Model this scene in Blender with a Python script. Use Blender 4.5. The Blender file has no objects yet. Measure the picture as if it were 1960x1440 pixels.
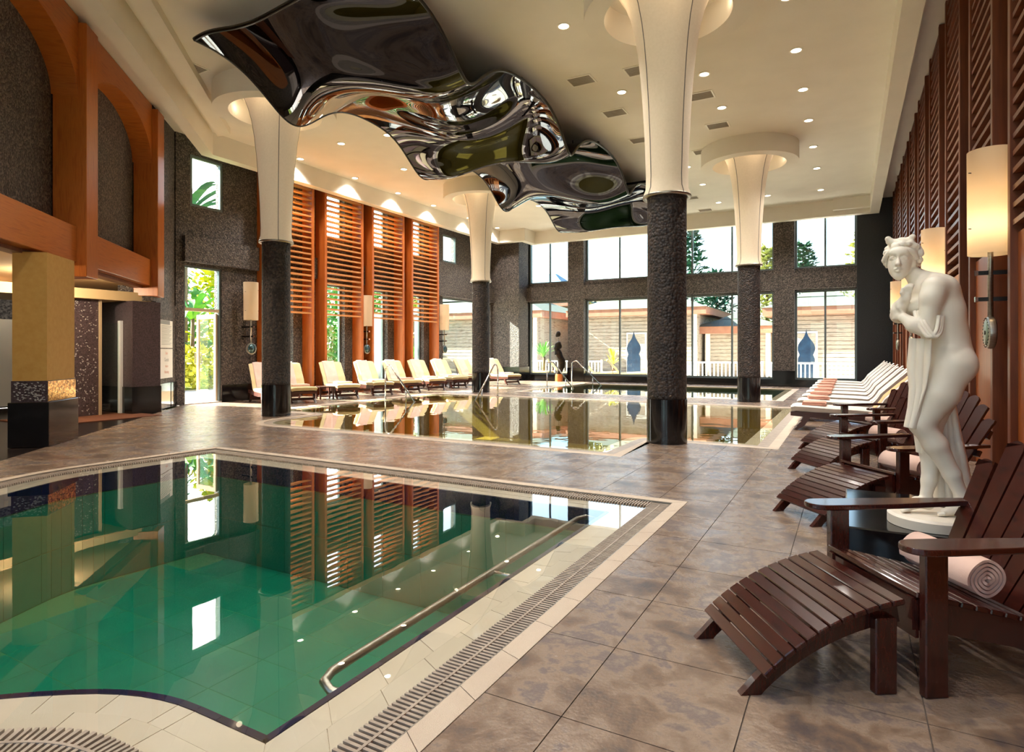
import bpy, bmesh, math, random
import numpy as np
from mathutils import Vector, Matrix
R = math.radians
PI = math.pi
random.seed(7)
SC = bpy.context.scene
COL = SC.collection

# ------------------------------------------------------------------ camera
FPX, HORIZON, CAMH = 1172.0, 672.0, 1.35
YAW = math.atan(645 / 1172.0)
cam_d = bpy.data.cameras.new('camera')
cam_d.sensor_fit = 'HORIZONTAL'
cam_d.sensor_width = 36.0
cam_d.lens = FPX / 1960 * 36.0
cam_d.shift_y = (HORIZON - 720) / 1960.0
cam_d.clip_start = 0.05
cam_d.clip_end = 500
cam = bpy.data.objects.new('camera', cam_d)
COL.objects.link(cam)
cam.location = (0, 0, CAMH)
cam.rotation_euler = (PI / 2, 0, YAW)
SC.camera = cam

# ------------------------------------------------------------------ world, sun, exposure
W = bpy.data.worlds.new('sky')
SC.world = W
W.use_nodes = True
wn = W.node_tree.nodes
wl = W.node_tree.links
bg = wn['Background']
sky = wn.new('ShaderNodeTexSky')
sky.sky_type = 'NISHITA'
sky.sun_disc = False
sky.sun_elevation = R(36)
sky.sun_rotation = R(-66)
sky.air_density = 1.0
sky.dust_density = 1.6
sky.ozone_density = 1.0
wl.new(sky.outputs['Color'], bg.inputs['Color'])
bg.inputs['Strength'].default_value = 0.46

SUN_DIR = Vector((1.0, 0.20, -0.70)).normalized()
sun_d = bpy.data.lights.new('sun', 'SUN')
sun_d.energy = 32.0
sun_d.angle = R(0.6)
sun_d.color = (1.0, 0.93, 0.80)
sun = bpy.data.objects.new('sun', sun_d)
COL.objects.link(sun)
sun.location = (-30, -10, 25)
sun.rotation_euler = SUN_DIR.to_track_quat('-Z', 'Y').to_euler()

vs = SC.view_settings
vs.view_transform = 'Standard'
vs.look = 'None'
vs.exposure = 0.75
vs.gamma = 1.0
vs.use_curve_mapping = False
cy = SC.cycles
cy.use_denoising = True
cy.max_bounces = 10
cy.diffuse_bounces = 5
cy.glossy_bounces = 5
cy.transmission_bounces = 6
cy.transparent_max_bounces = 12
cy.sample_clamp_indirect = 10.0
cy.caustics_reflective = False
cy.caustics_refractive = False

# ------------------------------------------------------------------ pixel helpers (direction only; depth from the surface touched)
_fx, _fy, _rx, _ry = -math.sin(YAW), math.cos(YAW), math.cos(YAW), math.sin(YAW)
def onz(u, v, z=0.0):
    d = (CAMH - z) * FPX / (v - HORIZON)
    s = (u - 980) / FPX * d
    return (_fx * d + _rx * s, _fy * d + _ry * s)
def onx(u, x):
    a = (u - 980) / FPX
    return (_fy + _ry * a) * x / (_fx + _rx * a)

# ------------------------------------------------------------------ materials
def _n(nt, t, **k):
    n = nt.nodes.new(t)
    for a, b in k.items():
        setattr(n, a, b)
    return n
def rgb(h):
    f = lambda c: ((c / 255 + 0.055) / 1.055) ** 2.4 if c / 255 > 0.04045 else c / 255 / 12.92
    return tuple(f(c) for c in h)
MAT = {}
def mat(name, cols, rough=0.5, metal=0.0, scale=4.0, detail=4.0, tex='noise', coord='Object', stretch=(1, 1, 1),
        bump=0.0, bscale=40.0, btex='noise', stops=None, spec=0.5, coat=0.0, emit=None, estr=0.0, distort=0.0, rand=0.0, rrange=None, trans=0.0, sub=0.0, nrough=0.5):
    """principled material: colour ramp over a procedural texture, with bump"""
    m = bpy.data.materials.new(name)
    m.use_nodes = True
    nt = m.node_tree
    p = nt.nodes['Principled BSDF']
    L = nt.links.new
    if not isinstance(cols[0], (tuple, list)):
        cols = [cols]
    tc = _n(nt, 'ShaderNodeTexCoord')
    geo = _n(nt, 'ShaderNodeNewGeometry')
    src = geo.outputs['Position'] if coord == 'World' else tc.outputs[coord]
    mp = _n(nt, 'ShaderNodeMapping')
    mp.inputs['Scale'].default_value = stretch
    L(src, mp.inputs['Vector'])
    vec = mp.outputs['Vector']
    if rand:
        oi = _n(nt, 'ShaderNodeObjectInfo')
        mu = _n(nt, 'ShaderNodeVectorMath', operation='SCALE')
        cx = _n(nt, 'ShaderNodeCombineXYZ')
        for a in 'XYZ':
            L(oi.outputs['Random'], cx.inputs[a])
        L(cx.outputs[0], mu.inputs[0])
        mu.inputs['Scale'].default_value = rand
        ad = _n(nt, 'ShaderNodeVectorMath', operation='ADD')
        L(vec, ad.inputs[0])
        L(mu.outputs[0], ad.inputs[1])
        vec = ad.outputs[0]
    if len(cols) > 1:
        if tex == 'noise':
            t = _n(nt, 'ShaderNodeTexNoise')
            t.inputs['Scale'].default_value = scale
            t.inputs['Detail'].default_value = detail
            t.inputs['Distortion'].default_value = distort
            t.inputs['Roughness'].default_value = nrough
            fac = t.outputs['Fac']
        elif tex == 'voronoi':
            t = _n(nt, 'ShaderNodeTexVoronoi')
            t.inputs['Scale'].default_value = scale
            sp = _n(nt, 'ShaderNodeSeparateColor')
            L(t.outputs['Color'], sp.inputs[0])
            fac = sp.outputs[0]
        elif tex == 'wave':
            t = _n(nt, 'ShaderNodeTexWave')
            t.inputs['Scale'].default_value = scale
            t.inputs['Distortion'].default_value = distort
            t.inputs['Detail'].default_value = detail
            fac = t.outputs['Fac']
        L(vec, t.inputs['Vector'])
        cr = _n(nt, 'ShaderNodeValToRGB')
        e = cr.color_ramp.elements
        st = stops or [0.3 + 0.4 * i / (len(cols) - 1) for i in range(len(cols))]
        e[0].position, e[1].position = st[0], st[-1]
        e[0].color = (*cols[0], 1)
        e[1].color = (*cols[-1], 1)
        for c, s in zip(cols[1:-1], st[1:-1]):
            x = e.new(s)
            x.color = (*c, 1)
        L(fac, cr.inputs['Fac'])
        L(cr.outputs['Color'], p.inputs['Base Color'])
        if rrange:
            mr = _n(nt, 'ShaderNodeMapRange')
            mr.inputs['From Min'].default_value, mr.inputs['From Max'].default_value = 0.3, 0.7
            mr.inputs['To Min'].default_value, mr.inputs['To Max'].default_value = rrange
            L(fac, mr.inputs['Value'])
            L(mr.outputs[0], p.inputs['Roughness'])
    else:
        p.inputs['Base Color'].default_value = (*cols[0], 1)
    if not rrange:
        p.inputs['Roughness'].default_value = rough
    p.inputs['Metallic'].default_value = metal
    p.inputs['Specular IOR Level'].default_value = spec
    p.inputs['Coat Weight'].default_value = coat
    p.inputs['Coat Roughness'].default_value = 0.08
    if trans:
        p.inputs['Transmission Weight'].default_value = trans
    if sub:
        p.inputs['Subsurface Weight'].default_value = sub
        p.inputs['Subsurface Radius'].default_value = (0.02, 0.015, 0.01)
    if emit:
        p.inputs['Emission Color'].default_value = (*emit, 1)
        p.inputs['Emission Strength'].default_value = estr
    if bump:
        if btex == 'voronoi':
            b = _n(nt, 'ShaderNodeTexVoronoi')
            b.inputs['Scale'].default_value = bscale
            h = b.outputs['Distance']
        else:
            b = _n(nt, 'ShaderNodeTexNoise')
            b.inputs['Scale'].default_value = bscale
            b.inputs['Detail'].default_value = 3
            h = b.outputs['Fac']
        L(vec, b.inputs['Vector'])
        bn = _n(nt, 'ShaderNodeBump')
        bn.inputs['Strength'].default_value = min(1.0, abs(bump))
        bn.inputs['Distance'].default_value = 0.02
        bn.invert = bump < 0
        L(h, bn.inputs['Height'])
        L(bn.outputs[0], p.inputs['Normal'])
    MAT[name] = m
    return m

def mix_mat(name, build):
    m = bpy.data.materials.new(name)
    m.use_nodes = True
    nt = m.node_tree
    nt.nodes.remove(nt.nodes['Principled BSDF'])
    build(nt, nt.nodes['Material Output'], nt.links.new)
    MAT[name] = m
    return m

def glassy(tint, ior=1.45, bump=0.0, bscale=(1, 1, 1), rough=0.0, nscale=3.0):
    def b(nt, out, L):
        lw_ = _n(nt, 'ShaderNodeLayerWeight')
        lw_.inputs['Blend'].default_value = 0.5
        pw = _n(nt, 'ShaderNodeMath', operation='POWER')
        pw.inputs[1].default_value = 5.0
        L(lw_.outputs['Facing'], pw.inputs[0])
        fr = _n(nt, 'ShaderNodeMapRange')                    # Schlick reflectance, the same from both sides
        f0 = ((ior - 1) / (ior + 1)) ** 2
        fr.inputs['To Min'].default_value = f0
        fr.inputs['To Max'].default_value = 1.0
        L(pw.outputs[0], fr.inputs['Value'])
        tr = _n(nt, 'ShaderNodeBsdfTransparent')
        tr.inputs['Color'].default_value = (*tint, 1)
        gl = _n(nt, 'ShaderNodeBsdfGlossy')
        gl.inputs['Roughness'].default_value = rough
        gl.inputs['Color'].default_value = (1, 1, 1, 1)
        mx = _n(nt, 'ShaderNodeMixShader')
        L(fr.outputs[0], mx.inputs[0])
        L(tr.outputs[0], mx.inputs[1])
        L(gl.outputs[0], mx.inputs[2])
        L(mx.outputs[0], out.inputs['Surface'])
        if bump:
            g = _n(nt, 'ShaderNodeNewGeometry')
            mp = _n(nt, 'ShaderNodeMapping')
            mp.inputs['Scale'].default_value = bscale
            L(g.outputs['Position'], mp.inputs['Vector'])
            t = _n(nt, 'ShaderNodeTexNoise')
            t.inputs['Scale'].default_value = nscale
            t.inputs['Detail'].default_value = 2
            L(mp.outputs[0], t.inputs['Vector'])
            bn = _n(nt, 'ShaderNodeBump')
            bn.inputs['Strength'].default_value = bump
            bn.inputs['Distance'].default_value = 0.01
            L(t.outputs['Fac'], bn.inputs['Height'])
            L(bn.outputs[0], gl.inputs['Normal'])
            L(bn.outputs[0], lw_.inputs['Normal'])
    return b

mat('deck_tile', [rgb((88, 76, 72)), rgb((124, 102, 84)), rgb((150, 130, 112)), rgb((118, 104, 98)), rgb((168, 150, 132))], coord='World', scale=2.4, detail=12, distort=0.1, nrough=0.68,
    stops=[0.36, 0.45, 0.52, 0.57, 0.68], rrange=(0.34, 0.2), bump=0.10, bscale=60, spec=0.5)
mat('grout', rgb((92, 80, 72)), 0.8)
mat('dark_floor', [rgb((30, 25, 24)), rgb((46, 38, 36))], 0.22, scale=3, coord='World')
mat('coping', [rgb((206, 190, 168)), rgb((216, 200, 180))], 0.25, scale=2, rand=9)
mat('curb', [rgb((196, 176, 154)), rgb((208, 190, 168))], 0.5, scale=3, rand=9, bump=0.3, bscale=220, btex='voronoi')
mat('navy', [rgb((22, 24, 66)), rgb((14, 16, 44))], 0.2, scale=3, rand=9)
mat('grate', [rgb((176, 160, 142)), rgb((150, 134, 118))], 0.45, scale=12)
mat('trough', rgb((40, 34, 30)), 0.8)
mat('pool_tile', [rgb((0, 112, 86)), rgb((6, 122, 92))], 0.3, scale=2, rand=9)
mat('pool_grout', rgb((44, 116, 72)), 0.7)
mat('pool_tile_olive', [rgb((128, 106, 44)), rgb((142, 122, 56))], 0.3, scale=2, rand=9)
mat('pool_tile_moss', [rgb((52, 78, 40)), rgb((66, 92, 48))], 0.3, scale=2, rand=9)
mix_mat('water', glassy((0.95, 0.98, 0.96), 1.48, 0.04, (1, 1, 1), 0.0, 2.2))
mix_mat('water_far', glassy((0.95, 0.97, 0.85), 1.42, 0.18, (1.0, 1.0, 1), 0.0, 2.0))
mix_mat('glass', glassy((0.93, 0.98, 0.96), 1.42))
mix_mat('door_glass', glassy((0.9, 0.97, 0.95), 1.5))
mat('pebble', [rgb((50, 44, 42)), rgb((84, 74, 68)), rgb((118, 106, 96))], 0.55, tex='voronoi', scale=34, coord='World', stops=[0.1, 0.6, 1.0], bump=-1.0, bscale=34, btex='voronoi')
mat('pebble_dark', [rgb((34, 30, 31)), rgb((54, 46, 44)), rgb((74, 62, 56))], 0.6, tex='voronoi', scale=26, coord='World', stops=[0.1, 0.6, 1.0], bump=-1.0, bscale=26, btex='voronoi')
mat('granite', [rgb((14, 13, 14)), rgb((26, 24, 26))], 0.12, scale=9, coord='World', spec=0.6)
mat('granite_wall', [rgb((16, 17, 20)), rgb((34, 36, 42))], 0.3, scale=30, coord='World', bump=0.15, bscale=70)
mat('arcade_wood', [rgb((166, 88, 30)), rgb((190, 110, 44)), rgb((178, 98, 36))], 0.34, scale=3, stretch=(9, 9, 0.8), coord='World', detail=6)
mat('beam_wood', [rgb((166, 88, 30)), rgb((190, 110, 44)), rgb((178, 98, 36))], 0.34, scale=3, stretch=(0.8, 0.8, 12), coord='World', detail=6)
mat('louver_wood', [rgb((186, 118, 62)), rgb((206, 140, 82))], 0.38, scale=4, stretch=(8, 1, 8), rand=7)
mat('fin_wood', [rgb((172, 88, 32)), rgb((194, 106, 44))], 0.34, scale=3, stretch=(9, 9, 0.7), coord='World')
mat('wall_wood', [rgb((96, 46, 22)), rgb((120, 62, 32))], 0.4, scale=3, stretch=(9, 9, 0.7), coord='World')
mat('wall_panel', [rgb((140, 72, 24)), rgb((164, 88, 32))], 0.35, scale=3, stretch=(9, 9, 0.7), coord='World')
mat('mahogany', [rgb((44, 16, 12)), rgb((66, 24, 16)), rgb((36, 14, 12))], 0.24, scale=4, stretch=(3, 12, 3), rand=11, coat=0.35, bump=0.05, bscale=50)
mat('lounger_wood', [rgb((58, 28, 20)), rgb((80, 40, 28))], 0.35, scale=4, rand=5)
mat('ceiling_paint', [rgb((226, 220, 208)), rgb((232, 226, 214))], 0.75, scale=1.5, coord='World')
mat('wing_paint', rgb((214, 186, 140)), 0.7)
mat('pier_paint', [rgb((196, 150, 72)), rgb((204, 160, 84))], 0.6, scale=14, coord='World')
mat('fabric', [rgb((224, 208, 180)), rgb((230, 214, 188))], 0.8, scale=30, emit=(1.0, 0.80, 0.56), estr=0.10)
mat('seam', rgb((120, 112, 104)), 0.6)
mat('mirror_black', rgb((76, 78, 84)), 0.02, 1.0)
mat('edge_black', rgb((14, 13, 14)), 0.3)
mat('chrome', rgb((214, 214, 214)), 0.12, 1.0)
mat('brushed', [rgb((150, 144, 134)), rgb((180, 174, 164))], 0.35, 1.0, scale=20, stretch=(1, 1, 8))
mat('frame_metal', rgb((110, 122, 124)), 0.4, 0.4)
mat('frame_warm', rgb((206, 184, 150)), 0.4, 0.3)
mat('cushion', [rgb((214, 194, 146)), rgb((222, 204, 158))], 0.85, scale=6, bump=0.1, bscale=90)
mat('sheet', [rgb((206, 200, 192)), rgb((214, 208, 200))], 0.85, scale=6, bump=0.15, bscale=30)
mat('towel_pink', [rgb((226, 190, 174)), rgb((234, 200, 186))], 0.95, scale=8, bump=0.2, bscale=420, rand=5)
mat('towel_rose', [rgb((222, 160, 138)), rgb((230, 174, 152))], 0.95, scale=8, bump=0.5, bscale=260, rand=5)
mat('towel_orange', [rgb((236, 182, 128)), rgb((240, 192, 142))], 0.95, scale=8, bump=0.5, bscale=260)
mat('marble', [rgb((228, 219, 203)), rgb((236, 228, 214))], 0.42, scale=3, sub=0.08)
mat('bronze', [rgb((26, 20, 16)), rgb((52, 40, 28))], 0.35, 0.7, scale=12, bump=0.4, bscale=20)
mat('pedestal_wood', [rgb((170, 96, 44)), rgb((196, 118, 58))], 0.4, scale=6)
mat('lamp_glow', rgb((255, 244, 214)), 0.5, emit=(1.0, 0.92, 0.70), estr=9.0)
mat('lamp_trim', rgb((236, 230, 216)), 0.4)
mat('vent_grey', rgb((160, 150, 136)), 0.6)
mat('white_frost', rgb((226, 230, 234)), 0.35)
mat('sign_white', rgb((240, 234, 226)), 0.4)
mat('sign_grey', rgb((150, 148, 146)), 0.5)
mat('sign_red', rgb((226, 150, 130)), 0.5)
mat('mosaic_dark', [rgb((48, 38, 42)), rgb((86, 72, 76)), rgb((64, 52, 56))], 0.3, tex='voronoi', scale=60, coord='World', stops=[0.0, 0.6, 1.0])
mat('sparkle', rgb((240, 240, 236)), 0.15, 0.6)
mat('gold_mosaic', [rgb((96, 70, 40)), rgb((206, 160, 84)), rgb((250, 226, 170))], 0.15, 0.7, tex='voronoi', scale=46, coord='World', stops=[0.1, 0.6, 1.0])
mat('mosaic_grey', [rgb((70, 74, 84)), rgb((120, 124, 134)), rgb((150, 152, 160))], 0.3, tex='voronoi', scale=26, coord='World', stops=[0.0, 0.6, 1.0])
mat('mat_orange', [rgb((92, 50, 28)), rgb((112, 64, 36))], 0.9, scale=20)
mat('mirror_teal', rgb((70, 96, 100)), 0.1, 0.6)
mat('dial_green', [rgb((120, 140, 118)), rgb((146, 160, 138))], 0.3, 0.2, scale=8)
mat('terrace', [rgb((236, 230, 220)), rgb((226, 218, 206))], 0.8, scale=1.5, coord='World')
mat('lawn', [rgb((96, 130, 40)), rgb((140, 160, 60))], 0.9, scale=6, coord='World')
mat('clapboard', [rgb((150, 136, 122)), rgb((172, 160, 146)), rgb((128, 112, 98))], 0.75, scale=2, stretch=(1, 1, 6), coord='World')
mat('clapboard_red', [rgb((150, 84, 60)), rgb((170, 100, 74))], 0.75, scale=2, stretch=(1, 1, 6), coord='World')
mat('roof_green', [rgb((70, 80, 72)), rgb((82, 92, 82)), rgb((62, 72, 64))], 0.8, scale=3, stretch=(4, 4, 10), coord='World')
mat('roof_blue', [rgb((84, 128, 156)), rgb((104, 148, 172))], 0.8, scale=3, stretch=(4, 4, 10), coord='World')
mat('fascia', [rgb((150, 100, 78)), rgb((164, 114, 90))], 0.7, scale=3)
mat('white_rail', rgb((236, 230, 220)), 0.5)
mat('conifer', [rgb((28, 70, 56)), rgb((54, 104, 74)), rgb((36, 86, 88))], 0.8, scale=1.2, coord='World')
mat('leaf_green', [rgb((60, 130, 60)), rgb((120, 176, 70))], 0.6, scale=2, coord='World', sub=0.0)
mat('leaf_yellow', [rgb((150, 160, 30)), rgb((214, 206, 60))], 0.6, scale=2, coord='World')
mat('leaf_olive', [rgb((150, 156, 92)), rgb((186, 186, 120))], 0.7, scale=2, coord='World')
mat('bark', [rgb((92, 72, 54)), rgb((124, 100, 78))], 0.9, scale=8)
mat('render_white', rgb((226, 226, 220)), 0.8)
mat('umbrella_yellow', rgb((236, 196, 60)), 0.7)
mat('dark_sil', [rgb((18, 36, 60)), rgb((28, 54, 80))], 0.4, scale=5)

# ------------------------------------------------------------------ mesh builder
class MB:
    def __init__(s):
        s.v, s.f = [], []
    def add(s, vs, fs, M=None):
        o = len(s.v)
        if M is not None:
            vs = [tuple(M @ Vector(v)) for v in vs]
        s.v += [tuple(v) for v in vs]
        s.f += [tuple(i + o for i in f) for f in fs]
        return s
    def box(s, x0, x1, y0, y1, z0, z1, M=None, ch=0.0):
        if ch:
            return s.bevbox(x0, x1, y0, y1, z0, z1, ch, M)
        v = [(x0, y0, z0), (x1, y0, z0), (x1, y1, z0), (x0, y1, z0), (x0, y0, z1), (x1, y0, z1), (x1, y1, z1), (x0, y1, z1)]
        return s.add(v, [(0, 3, 2, 1), (4, 5, 6, 7), (0, 1, 5, 4), (1, 2, 6, 5), (2, 3, 7, 6), (3, 0, 4, 7)], M)
    def bevbox(s, x0, x1, y0, y1, z0, z1, c, M=None):
        bm = bmesh.new()
        bmesh.ops.create_cube(bm, size=1)
        bmesh.ops.scale(bm, vec=(x1 - x0, y1 - y0, z1 - z0), verts=bm.verts)
        bmesh.ops.translate(bm, vec=((x0 + x1) / 2, (y0 + y1) / 2, (z0 + z1) / 2), verts=bm.verts)
        bmesh.ops.bevel(bm, geom=bm.edges[:], offset=c, segments=1, affect='EDGES', profile=0.5)
        bm.verts.index_update()
        s.add([v.co[:] for v in bm.verts], [[v.index for v in f.verts] for f in bm.faces], M)
        bm.free()
        return s
    def prism(s, poly, a0, a1, axis='z', M=None):
        """extrude a 2-D polygon along an axis; polygon is (x,y) for z, (y,z) for x, (x,z) for y"""
        n = len(poly)
        f3 = {'z': lambda p, t: (p[0], p[1], t), 'x': lambda p, t: (t, p[0], p[1]), 'y': lambda p, t: (p[0], t, p[1])}[axis]
        v = [f3(p, a0) for p in poly] + [f3(p, a1) for p in poly]
        f = [tuple(range(n))[::-1], tuple(range(n, 2 * n))] + [(i, (i + 1) % n, n + (i + 1) % n, n + i) for i in range(n)]
        return s.add(v, f, M)
    def lathe(s, prof, seg=32, M=None, a0=0.0, a1=2 * PI, cap=True):
        full = abs(a1 - a0 - 2 * PI) < 1e-6
        m = seg if full else seg + 1
        v = []
        for r, z in prof:
            for i in range(m):
                a = a0 + (a1 - a0) * i / seg
                v.append((r * math.cos(a), r * math.sin(a), z))
        f = []
        for k in range(len(prof) - 1):
            for i in range(seg):
                j = (i + 1) % m
                f.append((k * m + i, k * m + j, (k + 1) * m + j, (k + 1) * m + i))
        if cap and full:
            if prof[0][0] > 1e-5:
                f.append(tuple(range(m))[::-1])
            if prof[-1][0] > 1e-5:
                f.append(tuple(range((len(prof) - 1) * m, len(prof) * m)))
        return s.add(v, f, M)
    def tube(s, path, r, seg=10, M=None, cap=True):
        P = [Vector(p) for p in path]
        rr = r if isinstance(r, (list, tuple)) else [r] * len(P)
        v, f = [], []
        up = Vector((0, 0, 1))
        prev = None
        for i, p in enumerate(P):
            t = ((P[i + 1] if i + 1 < len(P) else p) - (P[i - 1] if i else p)).normalized()
            if prev is None:
                a = up if abs(t.dot(up)) < 0.9 else Vector((1, 0, 0))
                n = t.cross(a).normalized()
            else:
                n = (prev - t * prev.dot(t)).normalized()
            prev = n
            b = t.cross(n)
            for k in range(seg):
                a = 2 * PI * k / seg
                v.append(tuple(p + (n * math.cos(a) + b * math.sin(a)) * rr[i]))
        for i in range(len(P) - 1):
            for k in range(seg):
                j = (k + 1) % seg
                f.append((i * seg + k, i * seg + j, (i + 1) * seg + j, (i + 1) * seg + k))
        if cap:
            f.append(tuple(range(seg))[::-1])
            f.append(tuple(range((len(P) - 1) * seg, len(P) * seg)))
        return s.add(v, f, M)
    def grid(s, fn, nu, nv, M=None):
        v = [fn(i / nu, j / nv) for i in range(nu + 1) for j in range(nv + 1)]
        f = [(i * (nv + 1) + j, (i + 1) * (nv + 1) + j, (i + 1) * (nv + 1) + j + 1, i * (nv + 1) + j + 1) for i in range(nu) for j in range(nv)]
        return s.add(v, f, M)
    def sheet(s, fn, nu, nv, th, M=None):
        """thick sheet: fn(u,v)->point ; th offset along z-ish normal computed numerically"""
        top = [[Vector(fn(i / nu, j / nv)) for j in range(nv + 1)] for i in range(nu + 1)]
        bot = []
        for i in range(nu + 1):
            row = []
            for j in range(nv + 1):
                du = top[min(i + 1, nu)][j] - top[max(i - 1, 0)][j]
                dv = top[i][min(j + 1, nv)] - top[i][max(j - 1, 0)]
                row.append(top[i][j] - du.cross(dv).normalized() * th)
            bot.append(row)
        K = nv + 1
        v = [tuple(p) for r in top for p in r] + [tuple(p) for r in bot for p in r]
        o = (nu + 1) * K
        f = []
        for i in range(nu):
            for j in range(nv):
                a, b, c, d = i * K + j, (i + 1) * K + j, (i + 1) * K + j + 1, i * K + j + 1
                f += [(a, b, c, d), (o + d, o + c, o + b, o + a)]
        for i in range(nu):
            f += [(i * K, o + i * K, o + (i + 1) * K, (i + 1) * K), ((i + 1) * K + nv, o + (i + 1) * K + nv, o + i * K + nv, i * K + nv)]
        for j in range(nv):
            f += [(j + 1, o + j + 1, o + j, j), (nu * K + j, o + nu * K + j, o + nu * K + j + 1, nu * K + j + 1)]
        return s.add(v, f, M)
    def mesh(s, name, m, smooth=False, org=(0, 0, 0)):
        me = bpy.data.meshes.new(name)
        me.from_pydata([(a - org[0], b - org[1], c - org[2]) for a, b, c in s.v], [], s.f)
        me.materials.append(MAT[m])
        if smooth:
            if smooth is True:
                me.polygons.foreach_set('use_smooth', [True] * len(me.polygons))
            else:
                me.polygons.foreach_set('use_smooth', [True] * len(me.polygons))
                me.set_sharp_from_angle(angle=R(smooth))
        me.update()
        return me
    def build(s, name, m, parent=None, smooth=False, loc=None):
        org = tuple(loc) if loc is not None else (tuple(parent.location) if parent is not None else (0, 0, 0))
        me = s.mesh(name, m, smooth, org)
        o = bpy.data.objects.new(name, me)
        COL.objects.link(o)
        if parent is not None:
            o.parent = parent
        elif loc is not None:
            o.location = loc
        return o

def inst(name, me, parent=None, loc=(0, 0, 0), rot=(0, 0, 0)):
    o = bpy.data.objects.new(name, me)
    COL.objects.link(o)
    o.parent = parent
    o.location = loc
    o.rotation_euler = rot
    return o
def thing(name, label, cat, loc=(0, 0, 0), rz=0.0, group=None):
    o = bpy.data.objects.new(name, None)
    COL.objects.link(o)
    o.empty_display_size = 0.2
    o.location = loc
    o.rotation_euler = (0, 0, rz)
    return tag(o, label, cat, group)
def tag(o, label, cat, group=None, kind=None):
    o['label'] = label
    o['category'] = cat
    if group:
        o['group'] = group
    if kind:
        o['kind'] = kind
    return o
def struct(o, label=None, cat=None):
    o['kind'] = 'structure'
    if label:
        o['label'] = label
        o['category'] = cat or o.name.split('_')[0]
    return o
def dup(o, loc, rz, label=None, group=None, parent=None):
    c = o.copy()
    COL.objects.link(c)
    c.parent = parent
    if parent is None:
        c.location = loc
        c.rotation_euler = (0, 0, rz)
        if label:
            c['label'] = label
        if group:
            c['group'] = group
    for ch in list(o.children):
        dup(ch, None, None, parent=c)
    return c
ORD = ['first', 'second', 'third', 'fourth', 'fifth', 'sixth', 'seventh', 'eighth', 'ninth', 'tenth', 'eleventh', 'twelfth']
DOWN_W = 255.0
LAMP_W = 2.8

# ================================================================== STRUCTURE
ZC = 6.75      # main ceiling
ZB = 6.20      # underside of the perimeter downstand beam
XL, XR, YF, YB = -14.5, 1.75, 25.5, -3.0
C0 = Vector((-9.9, 4.4, 0))
EV = Vector((-0.6816, 0.7317, 0))
NV = Vector((0.7317, 0.6816, 0))
MC = Matrix(((EV.x, -NV.x, 0, C0.x), (EV.y, -NV.y, 0, C0.y), (0, 0, 1, 0), (0, 0, 0, 1)))   # chamfer frame: x along wall, y into the wing
RZC = math.atan2(EV.y, EV.x)
def ch(t, y=0.0):
    p = MC @ Vector((t, y, 0))
    return (p.x, p.y)

def off(poly, d):
    n = len(poly)
    out = []
    for i in range(n):
        a, b, c = Vector(poly[i - 1]), Vector(poly[i]), Vector(poly[(i + 1) % n])
        e1, e2 = (b - a).normalized(), (c - b).normalized()
        n1, n2 = Vector((e1.y, -e1.x)), Vector((e2.y, -e2.x))
        m = (n1 + n2)
        m = m / max(0.35, m.dot(n1) if m.length > 1e-6 else 1)
        out.append((b.x + m.x * d, b.y + m.y * d))
    return out

def smooth_corner(pts, n=6):
    """pts: list of (x,y) or (x,y,r) ; r rounds that corner"""
    out = []
    N = len(pts)
    for i, p in enumerate(pts):
        if len(p) == 2:
            out.append(p)
            continue
        b = Vector(p[:2])
        a, c = Vector(pts[i - 1][:2]), Vector(pts[(i + 1) % N][:2])
        p0 = b + (a - b).normalized() * p[2]
        p1 = b + (c - b).normalized() * p[2]
        for k in range(n + 1):
            t = k / n
            q = p0 * (1 - t) ** 2 + b * 2 * t * (1 - t) + p1 * t * t
            out.append((q.x, q.y))
    return out

POOL1 = smooth_corner([(-1.82, 1.49), (-1.82, 5.0), (-7.28, 5.0), (-7.42, 3.5, 0.35), (-6.75, 2.0), (-6.1, 0.95, 0.4), (-4.9, 0.35, 0.5), (-3.7, 0.35, 0.4), (-3.02, 1.14, 0.25), (-2.5, 1.49, 0.3)])
POOL2 = smooth_corner([(-9.55, 8.0, 0.5), (-3.05, 8.0), (-3.05, 9.6, 0.45), (-1.35, 9.6), (-1.35, 15.6), (-11.2, 15.6), (-11.2, 9.9), (-9.55, 9.9, 0.8)])
POOL3 = [(-9.4, 18.3), (-1.95, 18.3), (-1.95, 23.6), (-9.4, 23.6)]
RG = (0.27, 0.445, 0.56)          # coping | grate | curb widths from the waterline
H1, H2, H3 = off(POOL1, RG[2]), off(POOL2, 0.5), off(POOL3, 0.4)

DECK = [(XR, YB), (XR, 25.3), (XL, 25.3), (XL, 9.34), ch(0), (-4.6, -1.3), (-3.0, YB)]

def region_bm(outer, holes):
    bm = bmesh.new()
    for loop in [outer] + holes:
        vs = [bm.verts.new((p[0], p[1], 0)) for p in loop]
        for i in range(len(vs)):
            bm.edges.new((vs[i], vs[(i + 1) % len(vs)]))
    bmesh.ops.triangle_fill(bm, use_beauty=True, use_dissolve=False, edges=bm.edges[:])
    for f in bm.faces:
        if f.normal.z < 0:
            f.normal_flip()
    return bm

def bm_obj(bm, name, m, parent=None):
    me = bpy.data.meshes.new(name)
    bm.to_mesh(me)
    bm.free()
    me.materials.append(MAT[m])
    o = bpy.data.objects.new(name, me)
    COL.objects.link(o)
    o.parent = parent
    return o

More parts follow.
